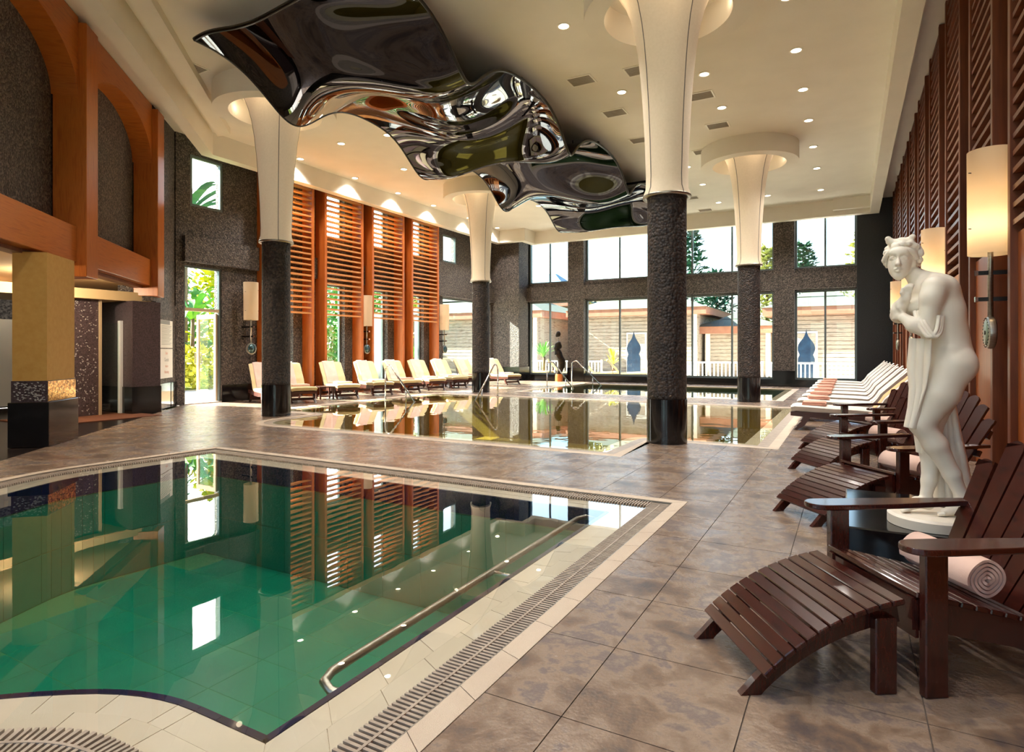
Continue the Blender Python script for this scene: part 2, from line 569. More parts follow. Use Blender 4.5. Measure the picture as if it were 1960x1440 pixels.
bm = region_bm(DECK, [H1, H2, H3])
bmesh.ops.translate(bm, vec=(0, 0, -0.006), verts=bm.verts)
ex = bmesh.ops.extrude_face_region(bm, geom=bm.faces[:])
bmesh.ops.translate(bm, vec=(0, 0, -0.25), verts=[g for g in ex['geom'] if isinstance(g, bmesh.types.BMVert)])
bmesh.ops.recalc_face_normals(bm, faces=bm.faces[:])
floor = struct(bm_obj(bm, 'floor', 'grout'), 'pool deck floor of mottled brown stone tiles', 'floor')

# deck tiles: the region cut along the joints, one object per near tile, the far ones joined
bm = region_bm(DECK, [H1, H2, H3])
TX, TY, GX, GY, GAP = -0.93, 2.665, 0.59, 0.597, 0.0025
kx = range(int((XL - TX) / GX) - 1, int((XR - TX) / GX) + 2)
ky = range(int((YB - TY) / GY) - 1, int((25.4 - TY) / GY) + 2)
for k in kx:
    for s in (-GAP, GAP):
        bmesh.ops.bisect_plane(bm, geom=bm.verts[:] + bm.edges[:] + bm.faces[:], plane_co=(TX + k * GX + s, 0, 0), plane_no=(1, 0, 0), dist=1e-5)
for k in ky:
    for s in (-GAP, GAP):
        bmesh.ops.bisect_plane(bm, geom=bm.verts[:] + bm.edges[:] + bm.faces[:], plane_co=(0, TY + k * GY + s, 0), plane_no=(0, 1, 0), dist=1e-5)
cells = {}
for f in bm.faces:
    c = f.calc_center_median()
    fx_, fy_ = (c.x - TX) / GX, (c.y - TY) / GY
    ix, iy = math.floor(fx_), math.floor(fy_)
    if min(fx_ - ix, 1 - fx_ + ix) * GX < GAP or min(fy_ - iy, 1 - fy_ + iy) * GY < GAP:
        continue
    cells.setdefault((ix, iy), []).append([(v.co.x, v.co.y) for v in f.verts])
bm.free()
def tile_mb(faces, M):
    key, vs, fs = {}, [], []
    for f in faces:
        idx = []
        for p in f:
            k = (round(p[0], 5), round(p[1], 5))
            if k not in key:
                key[k] = len(vs)
                vs.append((p[0], p[1], 0.0))
            idx.append(key[k])
        fs.append(tuple(idx))
    cnt = {}
    for f in fs:
        for a, b in zip(f, f[1:] + f[:1]):
            cnt[(a, b)] = 1
    n = len(vs)
    vs2 = vs + [(x, y, -0.006) for x, y, z in vs]
    fs2 = list(fs)
    for (a, b) in cnt:
        if (b, a) not in cnt:
            fs2.append((b, a, a + n, b + n))
    M.add(vs2, fs2)
def tile_key(c):
    x, y = TX + (c[0] + 0.5) * GX, TY + (c[1] + 0.5) * GY
    d = x * _fx + y * _fy
    s = x * _rx + y * _ry
    if d < 0.3 or abs(s / d) > 0.86 or CAMH * FPX / d + HORIZON > 1520:
        return 1e6 + x * x + y * y
    return d
order = sorted(cells, key=tile_key)
for c in order[:300]:
    M = MB()
    tile_mb(cells[c], M)
    M.build('tile', 'deck_tile', floor)
M = MB()
for c in order[300:]:
    tile_mb(cells[c], M)
far_tiles = M.build('tile_field', 'deck_tile', floor)
far_tiles['kind'] = 'stuff'

M = MB()
M.prism([ch(-6.5), ch(5.6), (-14.9, 8.7), (-17.5, 8.7), (-17.5, -1), (-6, -1)], -0.2, -0.004)
struct(M.build('floor_wing', 'dark_floor'), 'polished dark floor of the shower wing', 'floor')
M = MB()
M.box(-14.45, -12.6, 5.6, 7.7, -0.003, 0.012)
tag(M.build('floor_mat', 'mat_orange', loc=(-13.5, 6.6, 0)), 'rust orange mat on the dark floor before the showers', 'mat')

# ------------------------------------------------------------------ pools
def ring_pieces(name, outline, d0, d1, z0, z1, L, m, parent, gap=0.002, joined=False):
    A, B = off(outline, d0), off(outline, d1)
    n = len(A)
    J = MB()
    lens = [(Vector(A[(i + 1) % n]) - Vector(A[i])).length for i in range(n)]
    i = 0
    while i < n:
        if lens[i] >= 0.6 * L or joined:
            a0, a1, b0, b1 = map(Vector, (A[i], A[(i + 1) % n], B[i], B[(i + 1) % n]))
            k = max(1, round(lens[i] / L))
            g = gap / max(lens[i], 0.05) if not joined else 0
            for j in range(k):
                t0, t1 = j / k, (j + 1) / k
                P = [a0.lerp(a1, t0 + g), a0.lerp(a1, t1 - g), b0.lerp(b1, t1 - g), b0.lerp(b1, t0 + g)]
                P = [(p.x, p.y) for p in P][::-1]
                if joined:
                    J.prism(P, z0, z1)
                else:
                    MB().prism(P, z0, z1).build(name, m, parent)
            i += 1
            continue
        j, tot = i, 0.0                       # a run of short edges on a curve becomes one curved piece
        while j < n and lens[j] < 0.6 * L and tot < 0.8 * L:
            tot += lens[j]
            j += 1
        qa = [Vector(A[q % n]) for q in range(i, j + 1)]
        qb = [Vector(B[q % n]) for q in range(i, j + 1)]
        for Q in (qa, qb):
            Q[0] = Q[0] + (Q[1] - Q[0]).normalized() * gap
            Q[-1] = Q[-1] + (Q[-2] - Q[-1]).normalized() * gap
        MB().prism([(p.x, p.y) for p in (qa + qb[::-1])][::-1], z0, z1).build(name, m, parent)
        i = j
    if joined:
        return J.build(name, m, parent)

def basin(outline, depth, m, nm, label):
    M = MB()
    n = len(outline)
    o = off(outline, 0.6)
    vs = [(p[0], p[1], -depth) for p in outline] + [(p[0], p[1], -0.055) for p in outline]
    fs = [(i, (i + 1) % n, n + (i + 1) % n, n + i)[::-1] for i in range(n)]
    M.add(vs, fs)
    q = off(outline, 0.02)
    bmm = bmesh.new()
    bmm.faces.new([bmm.verts.new((p[0], p[1], -depth)) for p in q])
    bmesh.ops.triangulate(bmm, faces=bmm.faces[:])
    bmm.verts.index_update()
    M.add([v.co[:] for v in bmm.verts], [[v.index for v in f.verts] for f in bmm.faces])
    bmm.free()
    # bed under coping, grate and curb
    bmm = region_bm(off(outline, 0.58), [list(outline)])
    bmm.verts.index_update()
    M.add([(v.co.x, v.co.y, -0.056) for v in bmm.verts], [[v.index for v in f.verts] for f in bmm.faces])
    bmm.free()
    return struct(M.build(nm, m), label, 'pool')

def water(outline, d, z, m, label):
    bmm = bmesh.new()
    bmm.faces.new([bmm.verts.new((p[0], p[1], z)) for p in off(outline, d)])
    bmesh.ops.triangulate(bmm, faces=bmm.faces[:])
    o = bm_obj(bmm, 'pool_water', m)
    tag(o, label, 'water', None, 'stuff')
    return o

def in_poly(p, poly):
    x, y = p
    r = False
    n = len(poly)
    for i in range(n):
        (x0, y0), (x1, y1) = poly[i], poly[(i + 1) % n]
        if (y0 > y) != (y1 > y) and x < (x1 - x0) * (y - y0) / (y1 - y0) + x0:
            r = not r
    return r

b1 = basin(POOL1, 1.25, 'pool_grout', 'pool_basin', 'green tiled basin of the near swimming pool')
# tiles on the floor and the walls of the near basin
tm = MB().box(-0.246, 0.246, -0.246, 0.246, 0, 0.002).mesh('pool_floor_tile', 'pool_tile')
k = 0
for i in range(24):
    for j in range(12):
        x, y = -1.82 - 0.25 - 0.5 * i, 5.0 - 0.25 - 0.5 * j
        if all(in_poly((x + a, y + b), POOL1) for a in (-.24, .24) for b in (-.24, .24)):
            inst('pool_floor_tile', tm, b1, (x, y, -1.25))
for i in range(len(POOL1)):
    a, b = Vector(POOL1[i]), Vector(POOL1[(i + 1) % len(POOL1)])
    ln = (b - a).length
    e = (b - a) / ln
    nn = Vector((-e.y, e.x))
    kk = max(1, round(ln / 0.5))
    M = MB()
    for j in range(kk):
        for r in range(2):
            t0, t1 = ln * j / kk + 0.004, ln * (j + 1) / kk - 0.004
            z0, z1 = -1.24 + r * 0.5, -0.75 + r * 0.5
            p = [a + e * t0, a + e * t1, a + e * t1 + nn * 0.006, a + e * t0 + nn * 0.006]
            M.prism([(q.x, q.y) for q in p], z0, z1)
    M.build('wall_tile_row', 'pool_tile', b1)
    kk = max(1, round(ln / 0.15))
    for j in range(kk):                                     # navy waterline tiles, one object each
        t0, t1 = ln * j / kk + 0.0015, ln * (j + 1) / kk - 0.0015
        p = [a + e * t0 - nn * 0.018, a + e * t1 - nn * 0.018, a + e * t1 + nn * 0.012, a + e * t0 + nn * 0.012]
        MB().prism([(q.x, q.y) for q in p], -0.235, -0.030).build('waterline_tile', 'navy', b1)
ring_pieces('coping_bed', POOL1, 0.019, RG[0], -0.0558, -0.0375, 3.0, 'curb', b1, joined=True)
ring_pieces('coping_tile', POOL1, 0.020, 0.145, -0.055, -0.034, 0.30, 'coping', b1)
ring_pieces('coping_tile', POOL1, 0.148, RG[0], -0.055, -0.032, 0.30, 'coping', b1)
ring_pieces('curb_tile', POOL1, RG[1] + 0.004, RG[2] - 0.003, -0.055, 0.002, 0.33, 'curb', b1)
# overflow grate: bars across a dark trough
gt = thing('overflow_grate', 'beige slotted overflow grate around the near green pool', 'grate')
ring_pieces('trough', POOL1, RG[0] + 0.002, RG[1], -0.0555, -0.040, 0.6, 'trough', gt, joined=True)
A_, B_ = off(POOL1, RG[0] + 0.004), off(POOL1, RG[1] - 0.002)
M = MB()
for i in range(len(A_)):
    a0, a1, b0, b1_ = map(Vector, (A_[i], A_[(i + 1) % len(A_)], B_[i], B_[(i + 1) % len(A_)]))
    ln = ((a1 - a0).length + (b1_ - b0).length) / 2
    if (a1 - a0).length > 0.5:                # straight run: bars square to the edge, carried through the outer corner
        e_ = (a1 - a0).normalized()
        n_ = Vector((e_.y, -e_.x))
        wd = RG[1] - RG[0] - 0.006
        s0, s1 = 0.0, (a1 - a0).length + (wd if (b1_ - a1).dot(e_) > wd * 0.9 else 0)
        for j in range(int((s1 - s0) / 0.026)):
            p = a0 + e_ * (s0 + 0.006 + j * 0.026)
            P = [p, p + e_ * 0.0135, p + e_ * 0.0135 + n_ * wd, p + n_ * wd][::-1]
            M.prism([(q.x, q.y) for q in P], -0.030, -0.010)
        continue
    kk = max(1, round(ln / 0.026))
    for j in range(kk):
        t0, t1 = (j + 0.22) / kk, (j + 0.74) / kk
        P = [a0.lerp(a1, t0), a0.lerp(a1, t1), b0.lerp(b1_, t1), b0.lerp(b1_, t0)][::-1]
        M.prism([(p.x, p.y) for p in P], -0.030, -0.010)
o = M.build('bars', 'grate', gt)
o['kind'] = 'stuff'
o = ring_pieces('spine', POOL1, (RG[0] + RG[1]) / 2 - 0.006, (RG[0] + RG[1]) / 2 + 0.006, -0.028, -0.008, 3.0, 'grate', gt, joined=True)
o = ring_pieces('edge_rail', POOL1, RG[1] - 0.006, RG[1] + 0.003, -0.04, -0.002, 3.0, 'brushed', gt, joined=True)
water(POOL1, RG[0] + 0.002, -0.022, 'water', 'still green water of the near pool')

b2 = basin(POOL2, 1.2, 'pool_tile_olive', 'pool_basin', 'olive tiled basin of the middle pool between the columns')
ring_pieces('coping_ring', POOL2, 0.0, 0.2, -0.055, -0.02, 3, 'curb', b2, joined=True)
ring_pieces('grate_ring', POOL2, 0.2, 0.36, -0.055, -0.008, 3, 'grate', b2, joined=True)
ring_pieces('curb_ring', POOL2, 0.36, 0.5, -0.055, 0.0, 3, 'curb', b2, joined=True)
water(POOL2, 0.2, -0.012, 'water_far', 'golden reflecting water of the middle pool')
b3 = basin(POOL3, 1.2, 'pool_tile_moss', 'pool_basin', 'dark green basin of the farthest pool by the window wall')
ring_pieces('coping_ring', POOL3, 0.0, 0.2, -0.055, -0.02, 3, 'curb', b3, joined=True)
ring_pieces('curb_ring', POOL3, 0.2, 0.4, -0.055, 0.0, 3, 'curb', b3, joined=True)
water(POOL3, 0.2, -0.012, 'water_far', 'dark green water of the farthest pool')

# ------------------------------------------------------------------ ceiling
M = MB()
M.prism([(XR + .3, YB - .3), (XR + .3, YF + .3), (XL - .3, YF + .3), (XL - .3, 9.2), ch(4.8, 0.6), ch(-9, 0.6), (-4, YB - .3)], ZC, ZC + 0.2)
ceiling = struct(M.build('ceiling', 'ceiling_paint'), 'smooth cream plaster ceiling over the pool hall', 'ceiling')
RA = [(0.93, -2.9), (0.93, 25.1), (-12.75, 25.1), (-12.75, 24.1), (-14.05, 24.1), (-14.05, 9.58), (-3.75, -1.47), (-2.4, -2.9)]
RB = off(RA, -0.28)
for i in range(len(RA)):
    a0, a1, b0, b1_ = RA[i], RA[(i + 1) % len(RA)], RB[i], RB[(i + 1) % len(RA)]
    MB().prism([a0, a1, b1_, b0], ZB, ZC).build('perimeter_beam', 'ceiling_paint', ceiling)
# stepped second band along the chamfer
MB().prism([ch(-6, -0.92), ch(6.3, -0.92), ch(6.1, -1.25), ch(-6, -1.25)], ZC - 0.16, ZC).build('ceiling_step', 'ceiling_paint', ceiling)
MB().box(-0.5, 0.66, 24.55, 24.9, ZB + 0.16, ZC).build('ceiling_step', 'ceiling_paint', ceiling)

# ------------------------------------------------------------------ wall helpers
def wall_cells(u0, u1, z0, z1, opens):
    us = sorted({u0, u1, *[a for o in opens for a in o[:2] if u0 < a < u1]})
    zs = sorted({z0, z1, *[a for o in opens for a in o[2:4] if z0 < a < z1]})
    for a, b in zip(us, us[1:]):
        run = None
        for c, d in zip(zs, zs[1:]):
            mu, mz = (a + b) / 2, (c + d) / 2
            if any(o[0] < mu < o[1] and o[2] < mz < o[3] for o in opens):
                if run:
                    yield (a, b, *run)
                run = None
            else:
                run = (run[0], d) if run else (c, d)
        if run:
            yield (a, b, *run)
def wall_x(x0, x1, u0, u1, z0, z1, opens):
    M = MB()
    for a, b, c, d in wall_cells(u0, u1, z0, z1, opens):
        M.box(x0, x1, a, b, c, d)
    return M
def wall_y(y0, y1, u0, u1, z0, z1, opens):
    M = MB()
    for a, b, c, d in wall_cells(u0, u1, z0, z1, opens):
        M.box(a, b, y0, y1, c, d)
    return M

win_n = 0
def window(axis, pos, u0, u1, z0, z1, mulls=(), label='', fm='frame_metal', fw=0.05, fd=0.08, transoms=()):
    """framed glazing in the plane x=pos or y=pos; every pane and bar a part"""
    global win_n
    win_n += 1
    mid = ((u0 + u1) / 2)
    loc = (pos, mid, z0) if axis == 'x' else (mid, pos, z0)
    w = bpy.data.objects.new('window_%d' % win_n, None)
    COL.objects.link(w)
    w.location = loc
    struct(w, label, 'window')
    def bx(name, a, b, c, d, dep, m):
        M = MB()
        if axis == 'x':
            M.box(pos - dep / 2, pos + dep / 2, a, b, c, d)
        else:
            M.box(a, b, pos - dep / 2, pos + dep / 2, c, d)
        return M.build(name, m, w)
    bx('window_frame', u0, u0 + fw, z0, z1, fd, fm)
    bx('window_frame', u1 - fw, u1, z0, z1, fd, fm)
    bx('window_frame', u0 + fw, u1 - fw, z1 - fw, z1, fd, fm)
    bx('window_frame', u0 + fw, u1 - fw, z0, z0 + fw, fd, fm)
    xs = [u0 + fw] + sorted(mulls) + [u1 - fw]
    for m_ in mulls:
        bx('mullion', m_ - fw / 2, m_ + fw / 2, z0 + fw, z1 - fw, fd, fm)
    zs = [z0 + fw] + sorted(transoms) + [z1 - fw]
    for t_ in transoms:
        bx('transom', u0 + fw, u1 - fw, t_ - fw / 2, t_ + fw / 2, fd * 0.98, fm)
    for a, b in zip(xs, xs[1:]):
        for c, d in zip(zs, zs[1:]):
            ga = fw / 2 if a in mulls else 0
            gb = fw / 2 if b in mulls else 0
            gc = fw / 2 if c in transoms else 0
            gd = fw / 2 if d in transoms else 0
            bx('pane', a + ga, b - gb, c + gc, d - gd, 0.006, 'glass')
    return w

# ------------------------------------------------------------------ left wall
UN = [11.55 + 2.13 * k for k in range(4)]     # louvre bays along the left wall
UW = 1.72
opens = [(9.42, 10.46, 0.0, 3.5), (9.58, 10.5, 5.0, 6.3), (20.5, 24.3, 0.25, 3.55), (20.5, 21.5, 5.0, 6.12)]
for y in UN:
    opens += [(y + 0.2, y + 1.28, 0.25, 3.5), (y + 0.2, y + 1.28, 5.0, 6.45)]
wl_ = struct(wall_x(XL - 0.3, XL, 9.2, YF + .3, 0, ZC, opens).build('wall_left', 'pebble'), 'dark pebble-dashed wall on the garden side', 'wall')
for a, b in [(9.36, UN[0])] + [(UN[i] + UW, UN[i + 1]) for i in range(3)] + [(UN[3] + UW, 24.45)]:
    MB().box(XL, XL + 0.12, a + 0.01, b - 0.01, 3.58, 4.22).build('band', 'pebble', wl_)
for a, b in [(10.46, UN[0])] + [(UN[i] + UW, UN[i + 1]) for i in range(3)] + [(UN[3] + UW, 20.5)]:
    MB().box(XL, XL + 0.02, a + 0.01, b - 0.01, 0.0, 0.45).build('skirting', 'granite', wl_)
for i, y in enumerate(UN):
    window('x', XL - 0.22, y + 0.2, y + 1.28, 0.25, 3.5, (), 'tall lower garden window behind the %s wooden louvre screen from the garden door' % ORD[i], fw=0.06)
    window('x', XL - 0.22, y + 0.2, y + 1.28, 5.0, 6.45, (), 'high upper window behind the %s wooden louvre screen from the garden door' % ORD[i], fw=0.06)
window('x', XL - 0.06, 9.58, 10.5, 5.0, 6.3, (), 'square upper window above the open garden door', fw=0.07)
window('x', XL - 0.06, 20.5, 21.5, 5.0, 6.12, (), 'small upper window right of the louvre screens', fw=0.07)
window('x', XL - 0.15, 20.5, 24.3, 0.25, 3.55, (23.1,), 'wide low garden window behind the far left column', fw=0.06)
# end pier between left and far wall
MB().box(XL, -13.1, 24.45, YF + .3, 0, ZC).build('pier', 'pebble', wl_)
MB().box(XL + .05, -13.07, 24.42, YF + .2, 0, 0.62).build('skirting', 'granite', wl_)
# door with transom light
dw = bpy.data.objects.new('door_1', None)
COL.objects.link(dw)
dw.location = (XL, 9.94, 0)
struct(dw, 'glazed garden door standing open under a fixed transom light', 'door')
MB().box(XL - .12, XL - .04, 9.42, 9.47, 0, 3.5).build('door_frame', 'frame_metal', dw)
MB().box(XL - .12, XL - .04, 10.41, 10.46, 0, 3.5).build('door_frame', 'frame_metal', dw)
MB().box(XL - .12, XL - .04, 9.47, 10.41, 3.45, 3.5).build('door_frame', 'frame_metal', dw)
MB().box(XL - .12, XL - .04, 9.47, 10.41, 2.36, 2.44).build('transom', 'frame_warm', dw)
MB().box(XL - .083, XL - .077, 9.47, 10.41, 2.44, 3.45).build('pane', 'glass', dw)
MD = Matrix.Translation((XL - 0.1, 10.38, 0)) @ Matrix.Rotation(R(178), 4, 'Z')    # leaf swung outwards
lw = 0.85
lf = MB()
lf.box(0, 0.09, -.025, .025, 0.02, 2.32, MD).box(lw - .09, lw, -.025, .025, 0.02, 2.32, MD).box(.09, lw - .09, -.025, .025, 2.2, 2.32, MD).box(.09, lw - .09, -.025, .025, 0.02, 0.3, MD)
lfo = lf.build('door_leaf', 'frame_warm', dw)
g = MB().box(.09, lw - .09, -.004, .004, 0.3, 2.2, MD).build('pane', 'door_glass', lfo)
g.location = -dw.location * 0
h = MB()
h.tube([(lw - .05, -.03, 1.0), (lw - .05, -.09, 1.0), (lw - .05, -.09, 1.3), (lw - .05, -.03, 1.3)], 0.014, 8, MD)
h.tube([(lw - .05, .03, 1.0), (lw - .05, .09, 1.0), (lw - .05, .09, 1.3), (lw - .05, .03, 1.3)], 0.014, 8, MD)
ho = h.build('handle', 'chrome', lfo)
for o in (g, ho):      # children of a part: mesh in world space minus the door origin
    o.data.transform(Matrix.Translation(-Vector(dw.location)))
MB().box(XL - .3, XL, 9.42, 10.46, -0.02, 0.03).build('threshold', 'terrace', dw)

# ------------------------------------------------------------------ louvre screens
GRP_L = 'wooden louvre screens on the left wall'
def louvre(name, label, xa, xb, y0, w, z0, z1, n, group, slat_m, fin_m, zfin=0.0, panel=None):
    """two fins from wall (xa) to room (xb) and horizontal slats between"""
    t = thing(name, label, 'screen', ((xa + xb) / 2, y0 + w / 2, 0), 0, group)
    s = 1 if xb > xa else -1
    lo, hi = min(xa, xb), max(xa, xb)
    for a, b in ((y0, y0 + 0.1), (y0 + w - 0.1, y0 + w)):
        MB().box(lo, hi, a, b, zfin, z1, ch=0.006).build('fin', fin_m, t)
    sm = MB().box(-0.065, 0.065, -(w / 2 - 0.1), w / 2 - 0.1, -0.024, 0.024).mesh('slat', slat_m)
    for k in range(n):
        inst('slat', sm, t, (xb - s * 0.085 - t.location.x, 0, z0 + (z1 - z0 - 0.1) * k / (n - 1) + 0.03), (0, 0, 0))
    if panel:
        MB().box(min(xb - s * .06, xb - s * .1), max(xb - s * .06, xb - s * .1), y0 + .1, y0 + w - .1, 0, z0 - 0.06).build('panel', panel, t)
    return t
for i, y in enumerate(UN):
    louvre('louvre_screen', 'tall orange wood louvre screen, %s from the garden door' % ORD[i], XL + 0.005, XL + 0.42, y, UW, 2.45, ZC - 0.02, 27, GRP_L, 'louver_wood', 'fin_wood')

# ------------------------------------------------------------------ far window wall
BAYS = [(-13.1, -11.02, (-12.05,)), (-10.26, -2.52, (-8.71, -7.16, -5.62, -4.07)), (-1.79, 0.25, (-0.77,))]
fo = []
for a, b, _ in BAYS:
    fo += [(a, b, 0.27, 3.62), (a, b, 4.45, 6.6)]
wf = struct(wall_y(YF - 0.12, YF + 0.3, -14.8, 0.25, 0.27, ZC, fo).build('wall_far', 'pebble'), 'pebble-dashed frame of the far window wall', 'wall')
for a, b in ((-11.02, -10.26), (-2.52, -1.79)):
    MB().box(a, b, YF - .3, YF - .12, 0.6, ZC).build('pier', 'pebble', wf)
    MB().box(a - .02, b + .02, YF - .33, YF - .12, 0, 0.6).build('pier_base', 'granite', wf)
for a, b, _ in BAYS:
    MB().box(a, b, YF - .28, YF - .12, 3.66, 4.26).build('band', 'pebble', wf)
MB().box(-13.1, 0.25, YF - .30, YF + .3, 0, 0.27).build('skirting', 'granite', wf)
MB().box(0.25, XR, YF - .3, YF + .3, 0, ZC).build('wall_panel', 'granite_wall', wf)
for i, (a, b, mu) in enumerate(BAYS):
    nm = ['narrow left bay', 'wide middle bay', 'right bay'][i]
    window('y', YF + 0.05, a, b, 4.45, 6.6, mu, 'upper row of glass panes in the %s of the far wall' % nm, fw=0.07)
    window('y', YF + 0.05, a, b, 0.27, 3.62, mu, 'lower row of tall glass panes in the %s of the far wall' % nm, fw=0.07)

# ------------------------------------------------------------------ right wall
wr = struct(MB().box(XR, XR + .3, YB - .3, YF + .3, 0, ZC).build('wall_right', 'wall_wood'), 'dark reddish timber wall behind the statue', 'wall')
RU = [5.86 + 2.14 * k for k in range(-3, 9)]
rl = 0
for y in RU:
    if y + 1.45 < YF - 0.3:
        rl += 1
        louvre('louvre_screen', 'tall brown slatted wood screen on the right wall, %s counted from the camera' % ORD[rl - 1], XR - 0.005, 1.30, y - 0.05, 1.45, 2.5, ZC - 0.02, 27,
               'slatted screens on the right wall', 'wall_wood', 'wall_wood', 0.0, 'wall_panel')
for k in range(len(RU) - 1):
    a, b = RU[k] + 1.42, RU[k + 1] - 0.07
    MB().box(XR - .03, XR, a, b, 4.2, 6.2).build('pebble_panel', 'pebble', wr)
    MB().box(XR - .05, XR, a, b, 0, 0.25).build('skirting', 'wall_wood', wr)

# unseen wall behind the camera; windows added to brighten the hall
bo_ = [(-4.2, -1.6, 0.27, 3.62), (-4.2, -1.6, 4.45, 6.6), (-0.9, 1.3, 0.27, 3.62), (-0.9, 1.3, 4.45, 6.6)]
struct(wall_y(YB - .3, YB, -5, XR + .3, 0, ZC, bo_).build('wall_back', 'pebble'), 'unseen pebble-dashed back wall with tall windows added for daylight', 'wall')
for a_, b_ in ((-4.2, -1.6), (-0.9, 1.3)):
    for c_, d_, n_ in ((0.27, 3.62, 'lower'), (4.45, 6.6, 'upper')):
        window('y', YB - .15, a_, b_, c_, d_, ((a_ + b_) / 2,), 'unseen %s window added in the %s bay of the back wall' % (n_, 'left' if a_ < -2 else 'right'), fw=0.07)

# ------------------------------------------------------------------ arcade on the chamfer, pier and shower wing
wa = struct(MB().box(-9, 5.0, 0.5, 0.8, 3.2, ZC, MC).build('wall_arcade', 'pebble'), 'grey pebble-dashed upper wall behind the timber arches', 'wall')
MB().box(5.0, 6.9, 0.12, 0.8, 2.45, ZC, MC).build('corner_wall', 'pebble', wa)
MB().box(5.15, 6.9, 0.10, 0.8, 0.0, 2.45, MC).build('corner_wall_lower', 'pebble', wa)
MB().box(5.15, 6.2, 0.08, 0.10, 0.0, 0.60, MC).build('skirting', 'granite', wa)
MB().box(6.21, 6.75, 0.07, 0.10, 0.0, 0.60, MC).build('skirting', 'granite', wa)
ac = thing('timber_arcade', 'orange timber arcade of posts, beams and round arches high on the left', 'arcade', (C0.x, C0.y, 2.55))
def cb(name, t0, t1, y0, y1, z0, z1, m='arcade_wood', c=0.008):
    return MB().box(t0, t1, y0, y1, z0, z1, MC, ch=c).build(name, m, ac)
for k in (-2, -1, 0, 1):
    t0 = 1.30 + 3.64 * k
    cb('post', t0, t0 + 0.45, 0.0, 0.48, 2.55, ZC - 0.10)
for k in (-2, -1, 0):
    a, b = 1.75 + 3.64 * k, 4.94 + 3.64 * k
    cb('beam', a, b, 0.14, 0.5, 2.78, 3.35, 'beam_wood')
    tm_, aa = (a + b) / 2, (b - a) / 2
    arc = [(tm_ + aa * math.cos(PI * q / 28), 5.45 + 0.86 * math.sin(PI * q / 28)) for q in range(29)]   # right -> left
    M = MB()
    for q in range(28):
        (ta, za), (tb, zb) = arc[q], arc[q + 1]
        v = [(ta, .12, za), (tb, .12, zb), (tb, .12, ZC - .02), (ta, .12, ZC - .02), (ta, .5, za), (tb, .5, zb), (tb, .5, ZC - .02), (ta, .5, ZC - .02)]
        M.add(v, [(0, 1, 2, 3), (5, 4, 7, 6), (1, 0, 4, 5)], MC)
    M.build('arch', 'beam_wood', ac, 40)
MB().box(-9, 5.0, 0.3, 0.5, 2.72, 2.78, MC).build('soffit_board', 'wall_wood', ac)

pr = thing('square_pier', 'square ochre pier with mosaic band and black granite base', 'pier', (*ch(0.42, 0.21), 0))
MB().box(0.0, 0.86, 0.0, 0.42, 0.93, 2.74, MC).build('shaft', 'pier_paint', pr)
MB().box(-0.01, 0.87, -0.01, 0.43, 0.63, 0.93, MC).build('mosaic_band', 'mosaic_dark', pr)
random.seed(3)
M = MB()
for k in range(110):
    y, z, s = random.uniform(0.02, 0.4), random.uniform(0.65, 0.91), random.uniform(0.005, 0.012)
    M.box(-0.014, -0.009, y - s, y + s, z - s * .7, z + s * .7, MC)
M.build('sparkle_chips', 'sparkle', pr)['kind'] = 'stuff'
MB().box(0.0, 0.86, -0.016, -0.009, 0.64, 0.92, MC).build('gold_mosaic', 'gold_mosaic', pr)
MB().box(-0.04, 0.90, -0.04, 0.46, 0.0, 0.63, MC, ch=0.006).build('base', 'granite', pr)

# wing shell
ww = struct(MB().box(-17.8, -17.5, -1.3, 8.7, 0, 3).box(-17.5, -14.6, 8.4, 8.7, 0, 3).box(-17.5, -5, -1.3, -1, 0, 3).build('wall_wing', 'mosaic_grey'), 'grey mosaic walls of the shower wing', 'wall')
M = MB().prism([ch(-6.5, 0.3), ch(5.0, 0.3), (-14.8, 8.7), (-17.6, 8.7), (-17.6, -1), (-6, -1)], 2.78, 2.88)
struct(M.build('ceiling_wing', 'wing_paint'), 'low beige ceiling over the shower wing', 'ceiling')
# shower block
sb = thing('shower_block', 'dark mosaic shower block with glitter chips beside the ochre pier', 'shower', (-13.9, 6.6, 0))
MB().box(-14.1, -13.75, 5.7, 7.05, 0.0, 2.42).build('glitter_panel', 'mosaic_dark', sb)
M = MB()
for k in range(520):
    y, z, s = random.uniform(5.75, 7.02), random.uniform(0.05, 2.38), random.uniform(0.006, 0.018)
    a = random.uniform(0, PI)
    Mx = Matrix.Translation((-13.748, y, z)) @ Matrix.Rotation(a, 4, 'X')
    M.box(-0.003, 0.003, -s, s, -s * .55, s * .55, Mx)
M.build('glitter_chips', 'sparkle', sb)['kind'] = 'stuff'
MB().box(-15.4, -13.35, 7.52, 8.12, 0.58, 2.42).build('side_wall', 'mosaic_dark', sb)
MB().box(-15.4, -13.33, 7.50, 8.13, 0.0, 0.58).build('side_wall_base', 'granite', sb)
MB().box(-15.5, -15.4, 6.85, 7.52, 0.0, 2.42).build('back_wall', 'mosaic_grey', sb)
MB().box(-15.4, -13.55, 4.9, 8.14, 2.42, 2.62).build('fascia', 'wing_paint', sb)
MB().box(-13.80, -13.70, 7.05, 7.09, 0, 2.42).build('jamb', 'frame_warm', sb)
MB().box(-13.80, -13.70, 7.46, 7.515, 0, 2.0).build('jamb', 'white_frost', sb)
MB().box(-13.76, -13.745, 7.12, 7.44, 0.05, 1.95).build('glass_door', 'door_glass', sb)
M = MB()
M.tube([(-15.3, 7.3, 1.9), (-15.2, 7.3, 1.98), (-15.0, 7.3, 1.9)], 0.012, 8)
M.lathe([(0.0, 0.05), (0.03, 0.04), (0.07, 0.0), (0.06, -0.01), (0.0, -0.01)], 16, Matrix.Translation((-14.98, 7.3, 1.86)))
